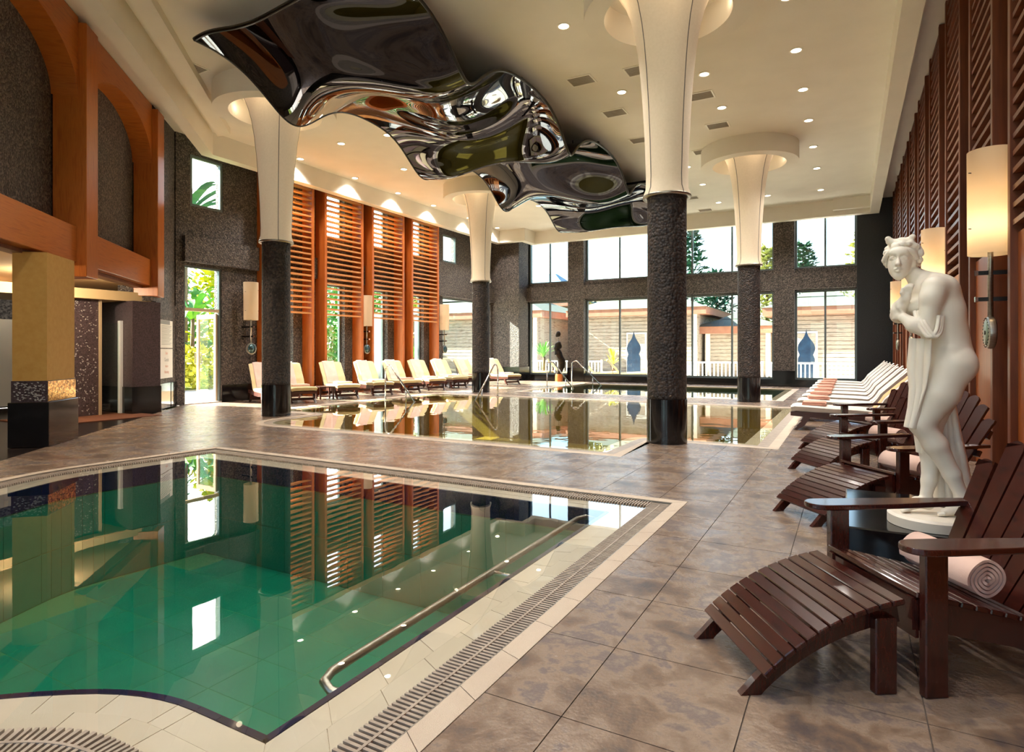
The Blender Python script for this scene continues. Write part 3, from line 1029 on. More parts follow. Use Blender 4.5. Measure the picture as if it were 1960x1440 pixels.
M.tube([(-15.3, 7.3, 1.0), (-15.3, 7.3, 1.9)], 0.012, 8)
M.build('shower_head', 'chrome', sb)
# lockers with frosted doors, left of the pier
for k in range(3):
    lk = thing('locker', 'frosted white cubicle door in the wing, %s from the ochre pier' % ORD[k], 'cubicle', (-16.3, 6.6 - 0.62 * k, 0), 0, 'frosted cubicle doors')
    MB().box(-16.33, -16.29, 6.32 - .62 * k, 6.88 - .62 * k, 0.12, 2.05, ch=0.004).build('door', 'white_frost', lk)
    MB().box(-16.34, -16.28, 6.89 - .62 * k, 6.93 - .62 * k, 0.0, 2.05).build('post', 'brushed', lk)
    MB().lathe([(0.0, 0.03), (0.018, 0.02), (0.018, 0.0)], 12, Matrix.Translation((-16.29, 6.82 - .62 * k, 1.05)) @ Matrix.Rotation(PI / 2, 4, 'Y')).build('knob', 'chrome', lk)

# notice boards on the corner wall
def sign(label, t0, t1, z0, z1, lines):
    s = thing('notice_board', label, 'sign', (*ch((t0 + t1) / 2, 0.09), z0))
    MB().box(t0, t1, 0.065, 0.095, z0, z1, MC).build('board', 'sign_white', s)
    for (txt, z, h, m) in lines:
        cu = bpy.data.curves.new('lettering', 'FONT')
        cu.body = txt
        cu.size = h
        cu.align_x = 'CENTER'
        cu.materials.append(MAT[m])
        tmp = bpy.data.objects.new('lettering', cu)
        COL.objects.link(tmp)
        me_ = bpy.data.meshes.new_from_object(tmp.evaluated_get(bpy.context.evaluated_depsgraph_get()))
        bpy.data.objects.remove(tmp)
        to = bpy.data.objects.new('lettering', me_)
        COL.objects.link(to)
        to.parent = s
        p = MC @ Vector(((t0 + t1) / 2, 0.063, z))
        to.matrix_local = Matrix.Translation(p - Vector(s.location)) @ Matrix.Rotation(RZC, 4, 'Z') @ Matrix.Rotation(PI / 2, 4, 'X')
    return s
s_ = sign('upper white notice board with a grey header beside the garden door', 5.32, 6.28, 1.42, 2.06, [])
MB().box(5.33, 6.05, 0.060, 0.066, 1.965, 2.055, MC).build('header', 'sign_grey', s_)
for k in range(14):
    MB().box(5.42, 6.18 - 0.08 * ((k * 7) % 3), 0.062, 0.066, 1.925 - k * 0.033, 1.933 - k * 0.033, MC).build('text_line', 'sign_grey', s_)
sign('lower white notice board with pale red lettering beside the garden door', 5.32, 6.28, 0.72, 1.40, [('Dear', 1.27, 0.09, 'sign_red'), ('Guests', 1.11, 0.12, 'sign_grey'), ('Notice', 0.97, 0.08, 'sign_red'), ('Warning', 0.83, 0.10, 'sign_red')])

# ================================================================== COLUMNS WITH FABRIC CONES
cone_prof = [(3.62, .345), (3.66, .338), (3.74, .308), (3.9, .302), (4.4, .318), (4.9, .345), (5.4, .382), (5.8, .425), (6.1, .475), (6.35, .54), (6.55, .62), (6.74, .74)]
def column():
    t = thing('round_column', '', 'column', (0, 0, 0), 0, 'round pebbled columns')
    M = MB()
    rng = random.Random(5)
    M.lathe([(0.283, 0.64)] + [(0.283, z) for z in np.linspace(0.7, 3.6, 12)] + [(0.283, 4.2)], 40)
    M.build('shaft', 'pebble_dark', t, True)
    M = MB()
    M.lathe([(0.292, 0.0), (0.292, 0.645), (0.284, 0.648), (0.2, 0.648)], 24, cap=False)
    M.build('base', 'granite', t, 20)
    for q in range(4):
        a0 = PI / 4 + q * PI / 2 + R(12)
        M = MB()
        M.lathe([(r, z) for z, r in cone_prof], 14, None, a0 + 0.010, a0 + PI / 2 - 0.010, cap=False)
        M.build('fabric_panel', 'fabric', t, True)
        M = MB()
        M.tube([((r + 0.001) * math.cos(a0), (r + 0.001) * math.sin(a0), z) for z, r in cone_prof], 0.007, 6)
        M.build('seam', 'seam', t, True)
    M = MB()
    M.lathe([(0.290, 3.64), (0.290, 3.605), (0.345, 3.600), (0.352, 3.625), (0.345, 3.64), (0.290, 3.64)], 40, cap=False)
    M.build('bottom_ring', 'brushed', t, True)
    M = MB()
    M.lathe([(0.92, ZC), (0.92, 6.30), (1.22, 6.30), (1.22, ZC)], 64, cap=False)
    M.build('ceiling_ring', 'ceiling_paint', t, 40)
    return t
c0 = column()
COLS = [(-2.36, 9.04, 'pebbled column with a fabric cone standing in the notch of the middle pool, nearest'),
        (-10.54, 8.88, 'pebbled column with a fabric cone left of the middle pool, near the garden door'),
        (-10.58, 17.1, 'pebbled column with a fabric cone beyond the middle pool, in front of the left loungers'),
        (-2.34, 17.35, 'pebbled column with a fabric cone between the middle and farthest pools, at the right')]
for i, (x, y, lb) in enumerate(COLS):
    o = c0 if i == 0 else dup(c0, (x, y, 0), 0, lb)
    o.location = (x, y, 0)
    o['label'] = lb
    # unseen weak lights added in the ceiling ring to lift the ceiling
    for k in range(4):
        ld = bpy.data.lights.new('cone_uplight', 'POINT')
        ld.energy = 0.8
        ld.color = (1.0, 0.80, 0.55)
        ld.shadow_soft_size = 0.06
        lo = bpy.data.objects.new('cone_uplight', ld)
        COL.objects.link(lo)
        lo.parent = o
        lo.location = (0.82 * math.cos(k * PI / 2 + .4), 0.82 * math.sin(k * PI / 2 + .4), 6.50)

# ================================================================== DOWNLIGHTS AND VENTS
def downlight_mesh():
    a = MB().lathe([(0.115, 0.0), (0.115, -0.012), (0.085, -0.012), (0.085, 0.0)], 28, cap=False).mesh('trim_ring', 'lamp_trim', 40)
    b = MB().lathe([(0.085, 0.0), (0.0, 0.0)], 28, cap=False).mesh('lens', 'lamp_glow')
    return a, b
dm, dl = downlight_mesh()
ROWS = [(-0.83, (-1.2, 1.0, 3.2, 5.4, 10.2, 12.08, 13.96, 15.89, 18.0, 20.17, 22.94), 'row at the right edge of the ceiling'),  # near entries are unseen lamps added to brighten the foreground
        (-2.47, (12.26, 14.13, 20.2, 22.9), 'row second from the right wall'),
        (-4.15, (-1.2, 1.0, 3.2, 5.4, 7.4, 9.32, 12.28, 14.2, 16.1, 18.2, 20.35, 23.1), 'row right of the wavy black sheet'),  # near entries again out of view, added for brightness
        (-7.4, (0.8, 2.8, 4.6), 'added unseen row before the near edge of the wavy sheet'),  # whole row unseen, added to light the foreground
        (-10.1, (11.9, 14.3, 20.4, 23.1), 'row along the left edge of the wavy sheet'),
        (-11.57, (7.71, 11.81, 14.37, 16.3, 18.5, 20.6), 'row left of the wavy black sheet'),
        (-13.5, (12.2, 14.37, 16.45, 18.49, 20.9, 23.2), 'row above the left loungers')]
for x, ys, desc in ROWS:
    kth = 0
    for y in ys:
        if any((x - c[0]) ** 2 + (y - c[1]) ** 2 < 1.4 ** 2 for c in COLS):
            continue
        kth += 1
        t = thing('downlight', '%s downlight from the camera in the ' % ORD[kth - 1] + desc, 'downlight', (x, y, ZC - 0.001), 0, 'ceiling downlights, ' + desc)
        inst('trim_ring', dm, t)
        inst('lens', dl, t, (0, 0, -0.006), (PI, 0, 0))
        ld = bpy.data.lights.new('lamp', 'SPOT')
        ld.energy = DOWN_W * (0.75 if y < 6.5 else 1.0)  # the added lamps near the camera run dimmer
        ld.color = (1.0, 0.95, 0.89)
        ld.spot_size = R(120)
        ld.spot_blend = 0.8
        ld.shadow_soft_size = 0.08
        lo = bpy.data.objects.new('lamp', ld)
        COL.objects.link(lo)
        lo.parent = t
        lo.location = (0, 0, -0.03)
# lamps in the low wing ceiling; the one before the showers is added light
for i, (x, y) in enumerate(((-15.3, 5.0), (-12.6, 5.6), (-11.6, 2.6))):
    t = thing('downlight', 'warm round lamp in the low beige wing ceiling, ' + ['deepest in the wing', 'added before the showers', 'behind the ochre pier'][i], 'downlight', (x, y, 2.779), 0, 'wing ceiling lamps')
    inst('trim_ring', dm, t)
    inst('lens', dl, t, (0, 0, -0.006), (PI, 0, 0))
    ld = bpy.data.lights.new('lamp', 'POINT')
    ld.energy = 110
    ld.color = (1.0, 0.82, 0.58)
    ld.shadow_soft_size = 0.1
    lo = bpy.data.objects.new('lamp', ld)
    COL.objects.link(lo)
    lo.parent = t
    lo.location = (0, 0, -0.12)

vf = MB().box(-.26, .26, -.21, -.18, -.012, 0).box(-.26, .26, .18, .21, -.012, 0).box(-.26, -.23, -.18, .18, -.012, 0).box(.23, .26, -.18, .18, -.012, 0).mesh('vent_frame', 'lamp_trim')
vb = MB().box(-.23, .23, -.18, .18, -.004, 0).mesh('vent_back', 'vent_grey')
vsl = MB().box(-.23, .23, -.006, .006, -.010, -.003).mesh('vent_slat', 'vent_grey')
for (x, y, lb) in [(-4.68, 11.37, 'square air vent beside the wavy sheet, nearest the big column'), (-4.65, 13.28, 'square air vent beside the wavy sheet, second from the big column'),
                   (-3.54, 11.48, 'square air vent half hidden behind the big cone'), (-4.68, 15.3, 'square air vent beside the wavy sheet, third from the big column'),
                   (-2.74, 13.27, 'square air vent right of the big cone, nearest'), (-2.75, 15.21, 'square air vent right of the big cone, second'),
                   (-3.46, 17.01, 'square air vent left of the far right ceiling ring'), (-4.88, 21.97, 'small far air vent near the window wall'),
                   (-4.82, 24.1, 'farthest air vent in front of the window wall'), (-11.01, 7.3, 'square air vent beside the left ceiling ring')]:
    t = thing('air_vent', lb, 'vent', (x, y, ZC - 0.001), 0, 'ceiling air vents')
    inst('vent_frame', vf, t)
    inst('vent_back', vb, t)
    for k in range(9):
        inst('vent_slat', vsl, t, (0, -.16 + k * .04, 0))

# ================================================================== WAVY CEILING SCULPTURE
WY0, WY1, WX0, WX1 = 6.25, 22.6, -9.35, -5.40
def wave_pt(u, v):
    x = WX0 + (WX1 - WX0) * u
    y = WY0 + (WY1 - WY0) * v
    p = 2 * PI * (y - WY0) / 4.13
    s = math.sin(PI * u)
    q = p - 0.5 * math.sin(p) + 1.15 * s * math.sin(0.5 * p + 0.8) + 0.45 * math.sin(2 * PI * u)
    amp = 0.35 + 0.05 * math.sin(2.2 * PI * u + 4 * v)
    z = 6.08 + amp * math.cos(q) + 0.13 * s * math.sin(p * 0.5 + 3.1 * u) + 0.05 * math.sin(2 * PI * u * 1.5) * math.sin(p + 1.0)
    z += 0.0
    xx = x + 0.10 * math.sin(q) * (u - 0.5)
    return (xx, y + 0.16 * math.sin(q) * (0.5 + s * .5) * min(1, v * 8), z)
wv = thing('wavy_ceiling_sheet', 'long glossy black mirror sheet rippling in waves beneath the ceiling', 'sculpture', ((WX0 + WX1) / 2, (WY0 + WY1) / 2, 5.7))
MB().sheet(lambda u, v: wave_pt(u, 1 - v), 90, 340, -0.012).build('mirror_sheet', 'mirror_black', wv, 60)
for u in (0.0, 1.0):
    MB().tube([wave_pt(u, k / 260) for k in range(261)], 0.028, 8).build('edge_trim', 'edge_black', wv, True)
for v in (0.0, 1.0):
    MB().tube([wave_pt(k / 60, v) for k in range(61)], 0.035, 8).build('edge_trim', 'edge_black', wv, True)
for y in (8.0, 10.3, 14.5, 18.6, 21.5):
    for x in (-8.6, -6.2):
        z = wave_pt((x - WX0) / (WX1 - WX0), (y - WY0) / (WY1 - WY0))[2]
        MB().tube([(x, y, z + 0.02), (x, y, ZC)], 0.012, 6).build('hanger', 'edge_black', wv)
for y in (10.6, 14.8, 18.9):
    MB().box(-8.9, -5.6, y - .03, y + .03, ZC - .1, ZC - .04).build('support_bar', 'edge_black', wv)

# ================================================================== WALL LAMPS
def shade_mat(name, col, transl):
    def b(nt, out, L):
        d = _n(nt, 'ShaderNodeBsdfDiffuse')
        d.inputs['Color'].default_value = (*col, 1)
        t = _n(nt, 'ShaderNodeBsdfTranslucent')
        t.inputs['Color'].default_value = (*col, 1)
        mx = _n(nt, 'ShaderNodeMixShader')
        mx.inputs[0].default_value = transl
        L(d.outputs[0], mx.inputs[1])
        L(t.outputs[0], mx.inputs[2])
        L(mx.outputs[0], out.inputs['Surface'])
    mix_mat(name, b)
shade_mat('lamp_shade', rgb((246, 226, 196)), 0.55)
def wall_lamp(lit):
    """local frame: wall plane at x=0, lamp stands off along +x, z absolute"""
    t = thing('wall_lamp', '', 'lamp')
    X = 0.50
    MB().lathe([(0.185, 2.30), (0.190, 3.32)], 40, Matrix.Translation((X, 0, 0)), cap=False).build('lamp_shade', 'lamp_shade', t, True)
    MB().tube([(X, 0, 1.68), (X, 0, 2.9)], 0.024, 12).build('rod', 'brushed', t, True)
    for z in (2.12, 1.86):
        MB().box(0.0, X + 0.10, -.016, .016, z - .02, z + .02).build('bracket', 'edge_black', t)
        MB().box(X + 0.10, X + 0.125, -.024, .024, z - .026, z + .026).build('bracket_cap', 'chrome', t)
    Mx = Matrix.Translation((X, 0, 1.53)) @ Matrix.Rotation(PI / 2, 4, 'Y')
    d = MB().lathe([(0.0, 0.035), (0.13, 0.035), (0.155, 0.025), (0.160, 0.0), (0.155, -0.025), (0.13, -0.035), (0.0, -0.035)], 36, Mx, cap=False).build('disc', 'brushed', t, 30)
    MB().lathe([(0.125, 0.036), (0.125, 0.040), (0.0, 0.042)], 36, Mx, cap=False).build('dial', 'dial_green' if lit else 'mirror_teal', d, True)
    MB().lathe([(0.02, 0.040), (0.02, 0.05), (0.0, 0.05)], 14, Mx, cap=False).build('dial_hub', 'edge_black', d)
    for k in range(24):
        a = k * PI / 12
        MB().lathe([(0.005, 0.036), (0.005, 0.043), (0, 0.043)], 6, Mx @ Matrix.Translation((.142 * math.cos(a), .142 * math.sin(a), 0)), cap=False).build('stud', 'edge_black', d)
    for k, (a, z) in enumerate(((0.5, 3.1), (2.2, 2.95), (0.5, 2.55), (-1.4, 2.55), (-1.4, 3.05))):
        p = (X + .19 * math.cos(a), .19 * math.sin(a), z)
        MB().tube([p, (X + .215 * math.cos(a), .215 * math.sin(a), z)], 0.005, 6).build('pin', 'edge_black', t)
    if not lit:
        MB().box(0.0, 0.03, -0.14, 0.0, 1.72, 2.18).build('wall_plate', 'chrome', t)
    MB().lathe([(0.0, 2.78), (0.035, 2.80), (0.045, 2.86), (0.035, 2.93), (0.0, 2.96)], 16, Matrix.Translation((X, 0, -0.28)), cap=False).build('bulb', 'lamp_glow' if lit else 'lamp_trim', t, True)
    if lit:
        for z, e in ((2.50, LAMP_W), (2.85, LAMP_W * .5)):
            ld = bpy.data.lights.new('bulb_light', 'POINT')
            ld.energy = e
            ld.color = (1.0, 0.68, 0.34)
            ld.shadow_soft_size = 0.06
            lo = bpy.data.objects.new('bulb_light', ld)
            COL.objects.link(lo)
            lo.parent = t
            lo.location = (X, 0, z + 0.03 if z < 2.7 else z)
    return t
wl1 = wall_lamp(True)
for i, (y, d) in enumerate(((7.55, 'nearest, beside the statue'), (12.0, 'behind the statue head'), (16.3, 'behind the statue chest'), (20.5, 'farthest of the lit ones'))):
    o = wl1 if i == 0 else dup(wl1, (0, 0, 0), 0)
    o.location = (XR - 0.03, y, 0)
    o.rotation_euler = (0, 0, PI)
    o['label'] = 'lit cylindrical wall lamp with dial pendulum on the right wall, ' + d
    o['group'] = 'lit wall lamps on the right wall'
wl2 = wall_lamp(False)
for i, (y, d) in enumerate(((11.08, 'between the garden door and the first louvre screen'), (15.605, 'between the second and third louvre screens'), (20.1, 'right of the last louvre screen'))):
    o = wl2 if i == 0 else dup(wl2, (0, 0, 0), 0)
    o.location = (XL - 0.14, y, -0.12)
    o['label'] = 'unlit white cylindrical wall lamp ' + d
    o['group'] = 'unlit wall lamps on the left wall'

# ================================================================== ADIRONDACK CHAIRS (local: front at y=0, back towards +y)
def adirondack():
    t = thing('garden_chair', '', 'chair')
    hw = 0.31
    for s in (-1, 1):
        x = s * hw
        MB().box(x - .02, x + .02, -.01, .085, 0, .575, ch=0.005).build('front_leg', 'mahogany', t)
        rail = [(-.03, .375), (.0, .385), (.45, .275), (.62, .20), (.98, .045), (1.0, 0.0), (.86, 0.0), (.60, .095), (.40, .165), (.12, .225), (-.03, .25)]
        MB().prism(rail, x - s * .045 - .017, x - s * .045 + .017, 'x').build('seat_rail', 'mahogany', t)
        xo = x + s * 0.025
        arm = [(xo + .074 * math.cos(a_), -.035 + .075 * math.sin(a_)) for a_ in [PI + PI * q / 12 for q in range(13)]]
        arm += [(xo + .076, .05), (xo + .066, .35), (xo + .03, .80), (xo - .03, .80), (xo - .06, .35), (xo - .074, .05)]
        am = MB().prism(arm, .577, .603).build('armrest', 'mahogany', t)
        bv = am.modifiers.new('round', 'BEVEL')
        bv.width, bv.segments, bv.limit_method = .006, 2, 'ANGLE'
    for k in range(8):
        a = .0 + k * .062
        z = .383 - (a + .03) * .245
        Mx = Matrix.Translation((0, a, z)) @ Matrix.Rotation(R(-13.5), 4, 'X')
        MB().box(-.30, .30, -.027, .027, 0.0, .022, Mx, ch=0.004).build('seat_slat', 'mahogany', t)
    # fan back: seven boards, leaning back
    Mb = Matrix.Translation((0, .50, .235)) @ Matrix.Rotation(R(-31), 4, 'X')
    nb = 7
    for k in range(nb):
        c = (k - 3)
        bx, tx = c * .076, c * .108
        L = .90 - .022 * c * c
        wb, wt = .034, .049
        dx = tx - bx
        pts = [(bx - wb, 0), (bx + wb, 0), (tx + wt, L - .05)]
        for q in range(9):
            a = PI * q / 8
            pts.append((tx + wt * math.cos(a), L - .05 + .045 * math.sin(a) - 0.012 * abs(c)))
        pts.append((tx - wt, L - .05))
        MB().prism([(p[0], p[1]) for p in pts], -.011, .011, 'y', Mb).build('back_slat', 'mahogany', t)
    MB().box(-.36, .36, .012, .04, .50, .57, Mb).build('back_brace', 'mahogany', t)
    MB().box(-.27, .27, .012, .04, .02, .09, Mb).build('back_brace', 'mahogany', t)
    MB().box(-.36, .36, .012, .03, .335, .385, Mb).build('back_brace', 'mahogany', t)
    MB().box(-.29, .29, -.022, -.008, .22, .37).build('front_apron', 'mahogany', t)
    return t
def footstool():
    """local: high end at y=0 against the chair, curving down to the feet at y=-0.68"""
    t = thing('slatted_footstool', '', 'footstool')
    hw = .27
    def top(q):                      # q 0..1 from the high end to the feet
        a = R(8) + R(40.5) * q
        r = 1.0
        return (-(r * (math.sin(a) - math.sin(R(8)))), .355 - r * (math.cos(R(8)) - math.cos(a)))
    N = 16
    up = [top(k / N) for k in range(N + 1)]
    for s in (-1, 1):
        x = s * (hw - .035)
        low = [(y + .015, z - .085 + .02 * k / N) for k, (y, z) in enumerate(up)]
        poly = up + [(up[-1][0] - .028, 0.0), (up[-1][0] + .055, 0.0)] + low[::-1]
        MB().prism(poly, x - .017, x + .017, 'x').build('side_rail', 'mahogany', t)
        MB().box(s * hw - .0 - .02, s * hw + .02, -.11, -.02, 0, .30, ch=0.005).build('leg', 'mahogany', t)
    n = 12
    for k in range(n):
        q = (k + .35) / n * .90
        y, z = top(q)
        y2, z2 = top(q + .02)
        ang = math.atan2(z - z2, abs(y - y2))
        Mx = Matrix.Translation((0, y, z)) @ Matrix.Rotation(ang, 4, 'X')
        MB().box(-.30, .30, -.0245, .0245, 0.0, .022, Mx, ch=0.004).build('slat', 'mahogany', t)
    return t
def towel_roll(m):
    n, turns, L = 150, 4.6, .40
    prof = []
    for i in range(n + 1):
        a = 2 * PI * turns * i / n
        r = .012 + .075 * i / n
        prof.append((r * math.cos(a), r * math.sin(a)))
    M = MB()
    for xx, sg in ((0, 1),):
        pass
    def P(u, v):
        i = u * n
        a = 2 * PI * turns * u
        r = .012 + .076 * u
        e = math.sin(PI * min(1, max(0, v)))
        rr = r * (1.0 if 0.03 < v < 0.97 else 0.985)
        return ((v - .5) * L + .004 * math.sin(a * 3), rr * math.cos(a), rr * math.sin(a))
    M.sheet(P, n, 10, 0.011)
    return M
ch0 = adirondack()
fs0 = footstool()
tr_me = towel_roll('towel_pink').mesh('rolled_towel', 'towel_pink', 60)
CH = [((0.09, 3.13), (-.84, -.545), 'nearest Adirondack chair in dark mahogany, cropped by the right edge', 'nearest slatted mahogany footstool in front of the nearest chair'),
      ((0.14, 5.86), (-.77, -.64), 'dark mahogany Adirondack chair just behind the statue plinth', 'slatted mahogany footstool of the chair behind the statue plinth'),
      ((0.10, 7.90), (-.80, -.60), 'third Adirondack chair from the camera, left of the statue knees', 'third slatted mahogany footstool from the camera'),
      ((0.10, 9.55), (-.80, -.60), 'fourth Adirondack chair, next to the first lounger', 'fourth slatted mahogany footstool, next to the first lounger')]
for i, (p, f, lb, lf_) in enumerate(CH):
    th = math.atan2(f[0], -f[1])        # R(th)*(0,-1) = (sin th, -cos th)
    o = ch0 if i == 0 else dup(ch0, (0, 0, 0), 0)
    o.location = (*p, 0)
    o.rotation_euler = (0, 0, th)
    o['label'] = lb
    o['group'] = 'Adirondack chairs along the right wall'
    o = fs0 if i == 0 else dup(fs0, (0, 0, 0), 0)
    o.location = (p[0] + f[0] * .075, p[1] + f[1] * .075, 0)
    o.rotation_euler = (0, 0, th)
    o['label'] = lf_
    o['group'] = 'slatted footstools'
    o = bpy.data.objects.new('rolled_towel', tr_me)
    COL.objects.link(o)
    o.rotation_euler = (R(-20), 0, th)
    bk = Vector((-f[0], -f[1]))
    o.location = (p[0] + bk.x * .36, p[1] + bk.y * .36, .405)
    tag(o, 'rolled pale pink towel on the seat of the %s Adirondack chair' % ['nearest', 'second', 'third', 'fourth'][i], 'towel', 'rolled towels')

# ================================================================== SUN LOUNGERS (local: foot end at y=0, head towards +y)
def lounger(cm):
    t = thing('sun_lounger', '', 'lounger')
    for s in (-1, 1):
        x = s * .30
        MB().prism([(0.0, .24), (0.0, .31), (1.95, .31), (1.95, .24), (1.3, .20), (.6, .20)], x - .02, x + .02, 'x').build('side_rail', 'lounger_wood', t)
        MB().prism([(.22, .25), (.32, .25), (.22, .08), (.10, 0.0), (.05, 0.0), (.14, .10)], x - .022, x + .022, 'x').build('leg', 'lounger_wood', t)
        MB().prism([(1.55, .25), (1.65, .25), (1.74, .08), (1.84, 0.0), (1.78, 0.0), (1.66, .10)], x - .022, x + .022, 'x').build('leg', 'lounger_wood', t)
    MB().box(-.30, .30, .0, .04, .245, .305).build('end_rail', 'lounger_wood', t)
    MB().box(-.28, .28, .16, .20, .07, .14).build('stretcher', 'lounger_wood', t)
    MB().box(-.28, .28, 1.64, 1.68, .07, .14).build('stretcher', 'lounger_wood', t)
    for k in range(7):
        y = .14 + k * .16
        MB().box(-.28, .28, y, y + .09, .296, .312).build('slat', 'lounger_wood', t)
    w = .335
    def prof(q):
        y = 2.0 * q
        if y < 1.18:
            z = .36 + .012 * math.cos(y * 4.2) - .03 * max(0, (y - .7) / .48) ** 2
        else:
            a = min(1, (y - 1.18) / .25)
            z = .33 + .03 * 0 + (y - 1.18) * .80 * a
        yy = y if y < 1.18 else 1.18 + (y - 1.18) * .80
        return yy, z
    def P(u, v):
        y, z = prof(v)
        x = (u - .5) * 2 * w
        e = (abs(u - .5) * 2) ** 8 + (1 if v < .0 else 0)
        rnd = .025 * e + .02 * max(0, 1 - v * 30) + .02 * max(0, 1 - (1 - v) * 30)
        return (x, y, z + .055 - rnd)
    MB().sheet(P, 14, 60, .085).build('cushion', cm, t, 50)
    Mb = Matrix.Translation((0, 1.2, .30)) @ Matrix.Rotation(R(45), 4, 'X')
    MB().box(-.29, -.25, 0, .82, -.02, .02, Mb).box(.25, .29, 0, .82, -.02, .02, Mb).build('backrest_frame', 'lounger_wood', t)
    for s in (-1, 1):
        MB().tube([(s * .27, 1.55, .28), (s * .27, 1.68, .70)], .014, 6).build('back_support', 'lounger_wood', t)
    return t
def back_towel(m, w=.36, x0=-.06):
    def P(u, v):
        q = .62 + .38 * v * 1.0
        y = 2.0 * q
        a = min(1, (y - 1.18) / .25)
        z = .33 + (y - 1.18) * .80 * a
        yy = 1.18 + (y - 1.18) * .80
        return (x0 + (u - .5) * w, yy, z + .063 + .006 * math.sin(u * 9 + v * 5))
    return MB().sheet(P, 10, 24, .010)
def folded_towel(m, wx=.46, wy=.34):
    M = MB()
    for k in range(3):
        M.bevbox(-wx / 2 + .006 * k, wx / 2 - .004 * k, -wy / 2 + .004 * k, wy / 2, .0 + k * .019, .021 + k * .019, .007)
    M.lathe([(.0, -wx / 2), (.028, -wx / 2 + .003), (.03, 0), (.028, wx / 2 - .003), (.0, wx / 2)], 14, Matrix.Translation((0, wy / 2, .029)) @ Matrix.Rotation(PI / 2, 4, 'Y'), cap=False)
    return M
lgL, lgR = lounger('cushion'), lounger('sheet')
bt_pink = back_towel('towel_pink').mesh('back_towel', 'towel_pink', True)
bt_white = back_towel('sheet', .5, 0).mesh('back_towel', 'sheet', True)
bt_orange = back_towel('towel_orange', .46, .02).mesh('back_towel', 'towel_orange', True)
ft_pink = folded_towel('towel_pink').mesh('folded_towel', 'towel_pink', 50)
ft_rose = folded_towel('towel_rose').mesh('folded_towel', 'towel_rose', 50)
def put_lounger(proto, first, x, y, th, label, group, bt, ft, ftpos, tl, ftl, tg):
    o = proto if first else dup(proto, (0, 0, 0), 0)
    o.location = (x, y, 0)
    o.rotation_euler = (0, 0, th)
    o['label'] = label
    o['group'] = group
    if bt:
        b = bpy.data.objects.new('back_towel', bt)
        COL.objects.link(b)
        b.location = (x, y, 0)
        b.rotation_euler = (0, 0, th)
        tag(b, tl, 'towel', tg + ' on the backrests')
    f = bpy.data.objects.new('folded_towel', ft)
    COL.objects.link(f)
    c, s = math.cos(th), math.sin(th)
    fx, fy, fz, fr = ftpos
    f.location = (x + c * fx - s * fy, y + s * fx + c * fy, fz)
    f.rotation_euler = (0, 0, th + fr)
    tag(f, ftl, 'towel', tg + ' on the seats')
# left row: foot towards the pool and the camera
FL = (.88, -.47)
thL = math.atan2(FL[0], -FL[1])
for i, u in enumerate((530, 583, 668, 735, 790, 838, 882, 925, 985)):
    x = -12.25 if i < 8 else -11.7
    y = onx(u, x)
    n = ORD[i]
    put_lounger(lgL, i == 0, x, y, thL, 'cream cushioned sun lounger on the window side, %s from the garden door' % n, 'loungers along the left wall', bt_pink, ft_pink, (.03, .62, .412, .0),
                'pink towel over the backrest of the %s window-side lounger' % n, 'folded pink towel on the seat of the %s window-side lounger' % n, 'pink towels')
# right row: foot towards the pool (-x)
for i, y in enumerate((11.85, 13.35, 14.75, 16.2, 17.6, 19.0, 20.5, 22.0)):
    n = ORD[i]
    put_lounger(lgR, i == 0, -0.88, y, -PI / 2, 'white sheeted sun lounger on the right side, %s beyond the Adirondack chairs' % n, 'loungers along the right wall', bt_orange if i == 0 else bt_white, ft_rose, (.0, .34, .418, .12 * math.sin(i * 2)),
                ('orange towel' if i == 0 else 'white towel') + ' over the backrest of the %s right-side lounger' % n, 'folded rose towel at the foot of the %s right-side lounger' % n, 'towels of the right row')
# low side tables between the left loungers
st0 = None
for i, (u, d) in enumerate(((622, 'between the second and third window-side loungers'), (865, 'beyond the sixth window-side lounger'))):
    x, y = -12.9, onx(u, -12.9)
    t = thing('side_table', 'low dark wood side table ' + d, 'table', (x, y, 0), thL, 'low side tables')
    if st0 is None:
        st0 = []
        st0.append(('table_top', MB().box(-.22, .22, -.22, .22, .33, .36, ch=.004).mesh('table_top', 'lounger_wood'), (0, 0, 0)))
        lgm = MB().box(-.02, .02, -.02, .02, 0, .33).mesh('leg', 'lounger_wood')
        st0 += [('leg', lgm, (a * .18, b * .18, 0)) for a in (-1, 1) for b in (-1, 1)]
        st0.append(('shelf', MB().box(-.16, .16, -.16, .16, .08, .10).mesh('shelf', 'lounger_wood'), (0, 0, 0)))
    for nm, me, loc in st0:
        inst(nm, me, t, loc)

# ================================================================== POOL HANDRAILS
def handrail(label, base, end, hgt=.95, sink=-.25):
    b, e = Vector((*base, 0)), Vector((*end, 0))
    d = (e - b).normalized()
    L = (e - b).length
    t = thing('pool_handrail', label, 'handrail', (base[0], base[1], 0), 0, 'chrome pool handrails')
    pts = [b, b + Vector((0, 0, hgt - .16))]
    for k in range(7):
        a = PI * k / 6 * .72
        pts.append(b + d * (.16 - .16 * math.cos(a)) + Vector((0, 0, hgt - .16 + .16 * math.sin(a))))
    pts.append(e + Vector((0, 0, sink)))
    MB().tube(pts, .021, 10).build('rail', 'chrome', t, True)
    m = b + d * L * .60
    p0 = pts[-2]
    fr = ((m - p0).dot(d)) / ((e - p0).dot(d))
    zm = p0.z + (sink - p0.z) * fr
    MB().tube([m + Vector((0, 0, sink * .6)), m + Vector((0, 0, zm))], .017, 8).build('post', 'chrome', t, True)
    MB().lathe([(.05, 0.0), (.05, .012), (.025, .016)], 16, Matrix.Translation(b), cap=False).build('flange', 'chrome', t)
handrail('chrome handrail entering the middle pool from the left edge', (-11.45, 13.4), (-9.95, 13.05))
handrail('chrome handrail entering the middle pool before the far left column', (-9.15, 15.75), (-9.05, 14.1))
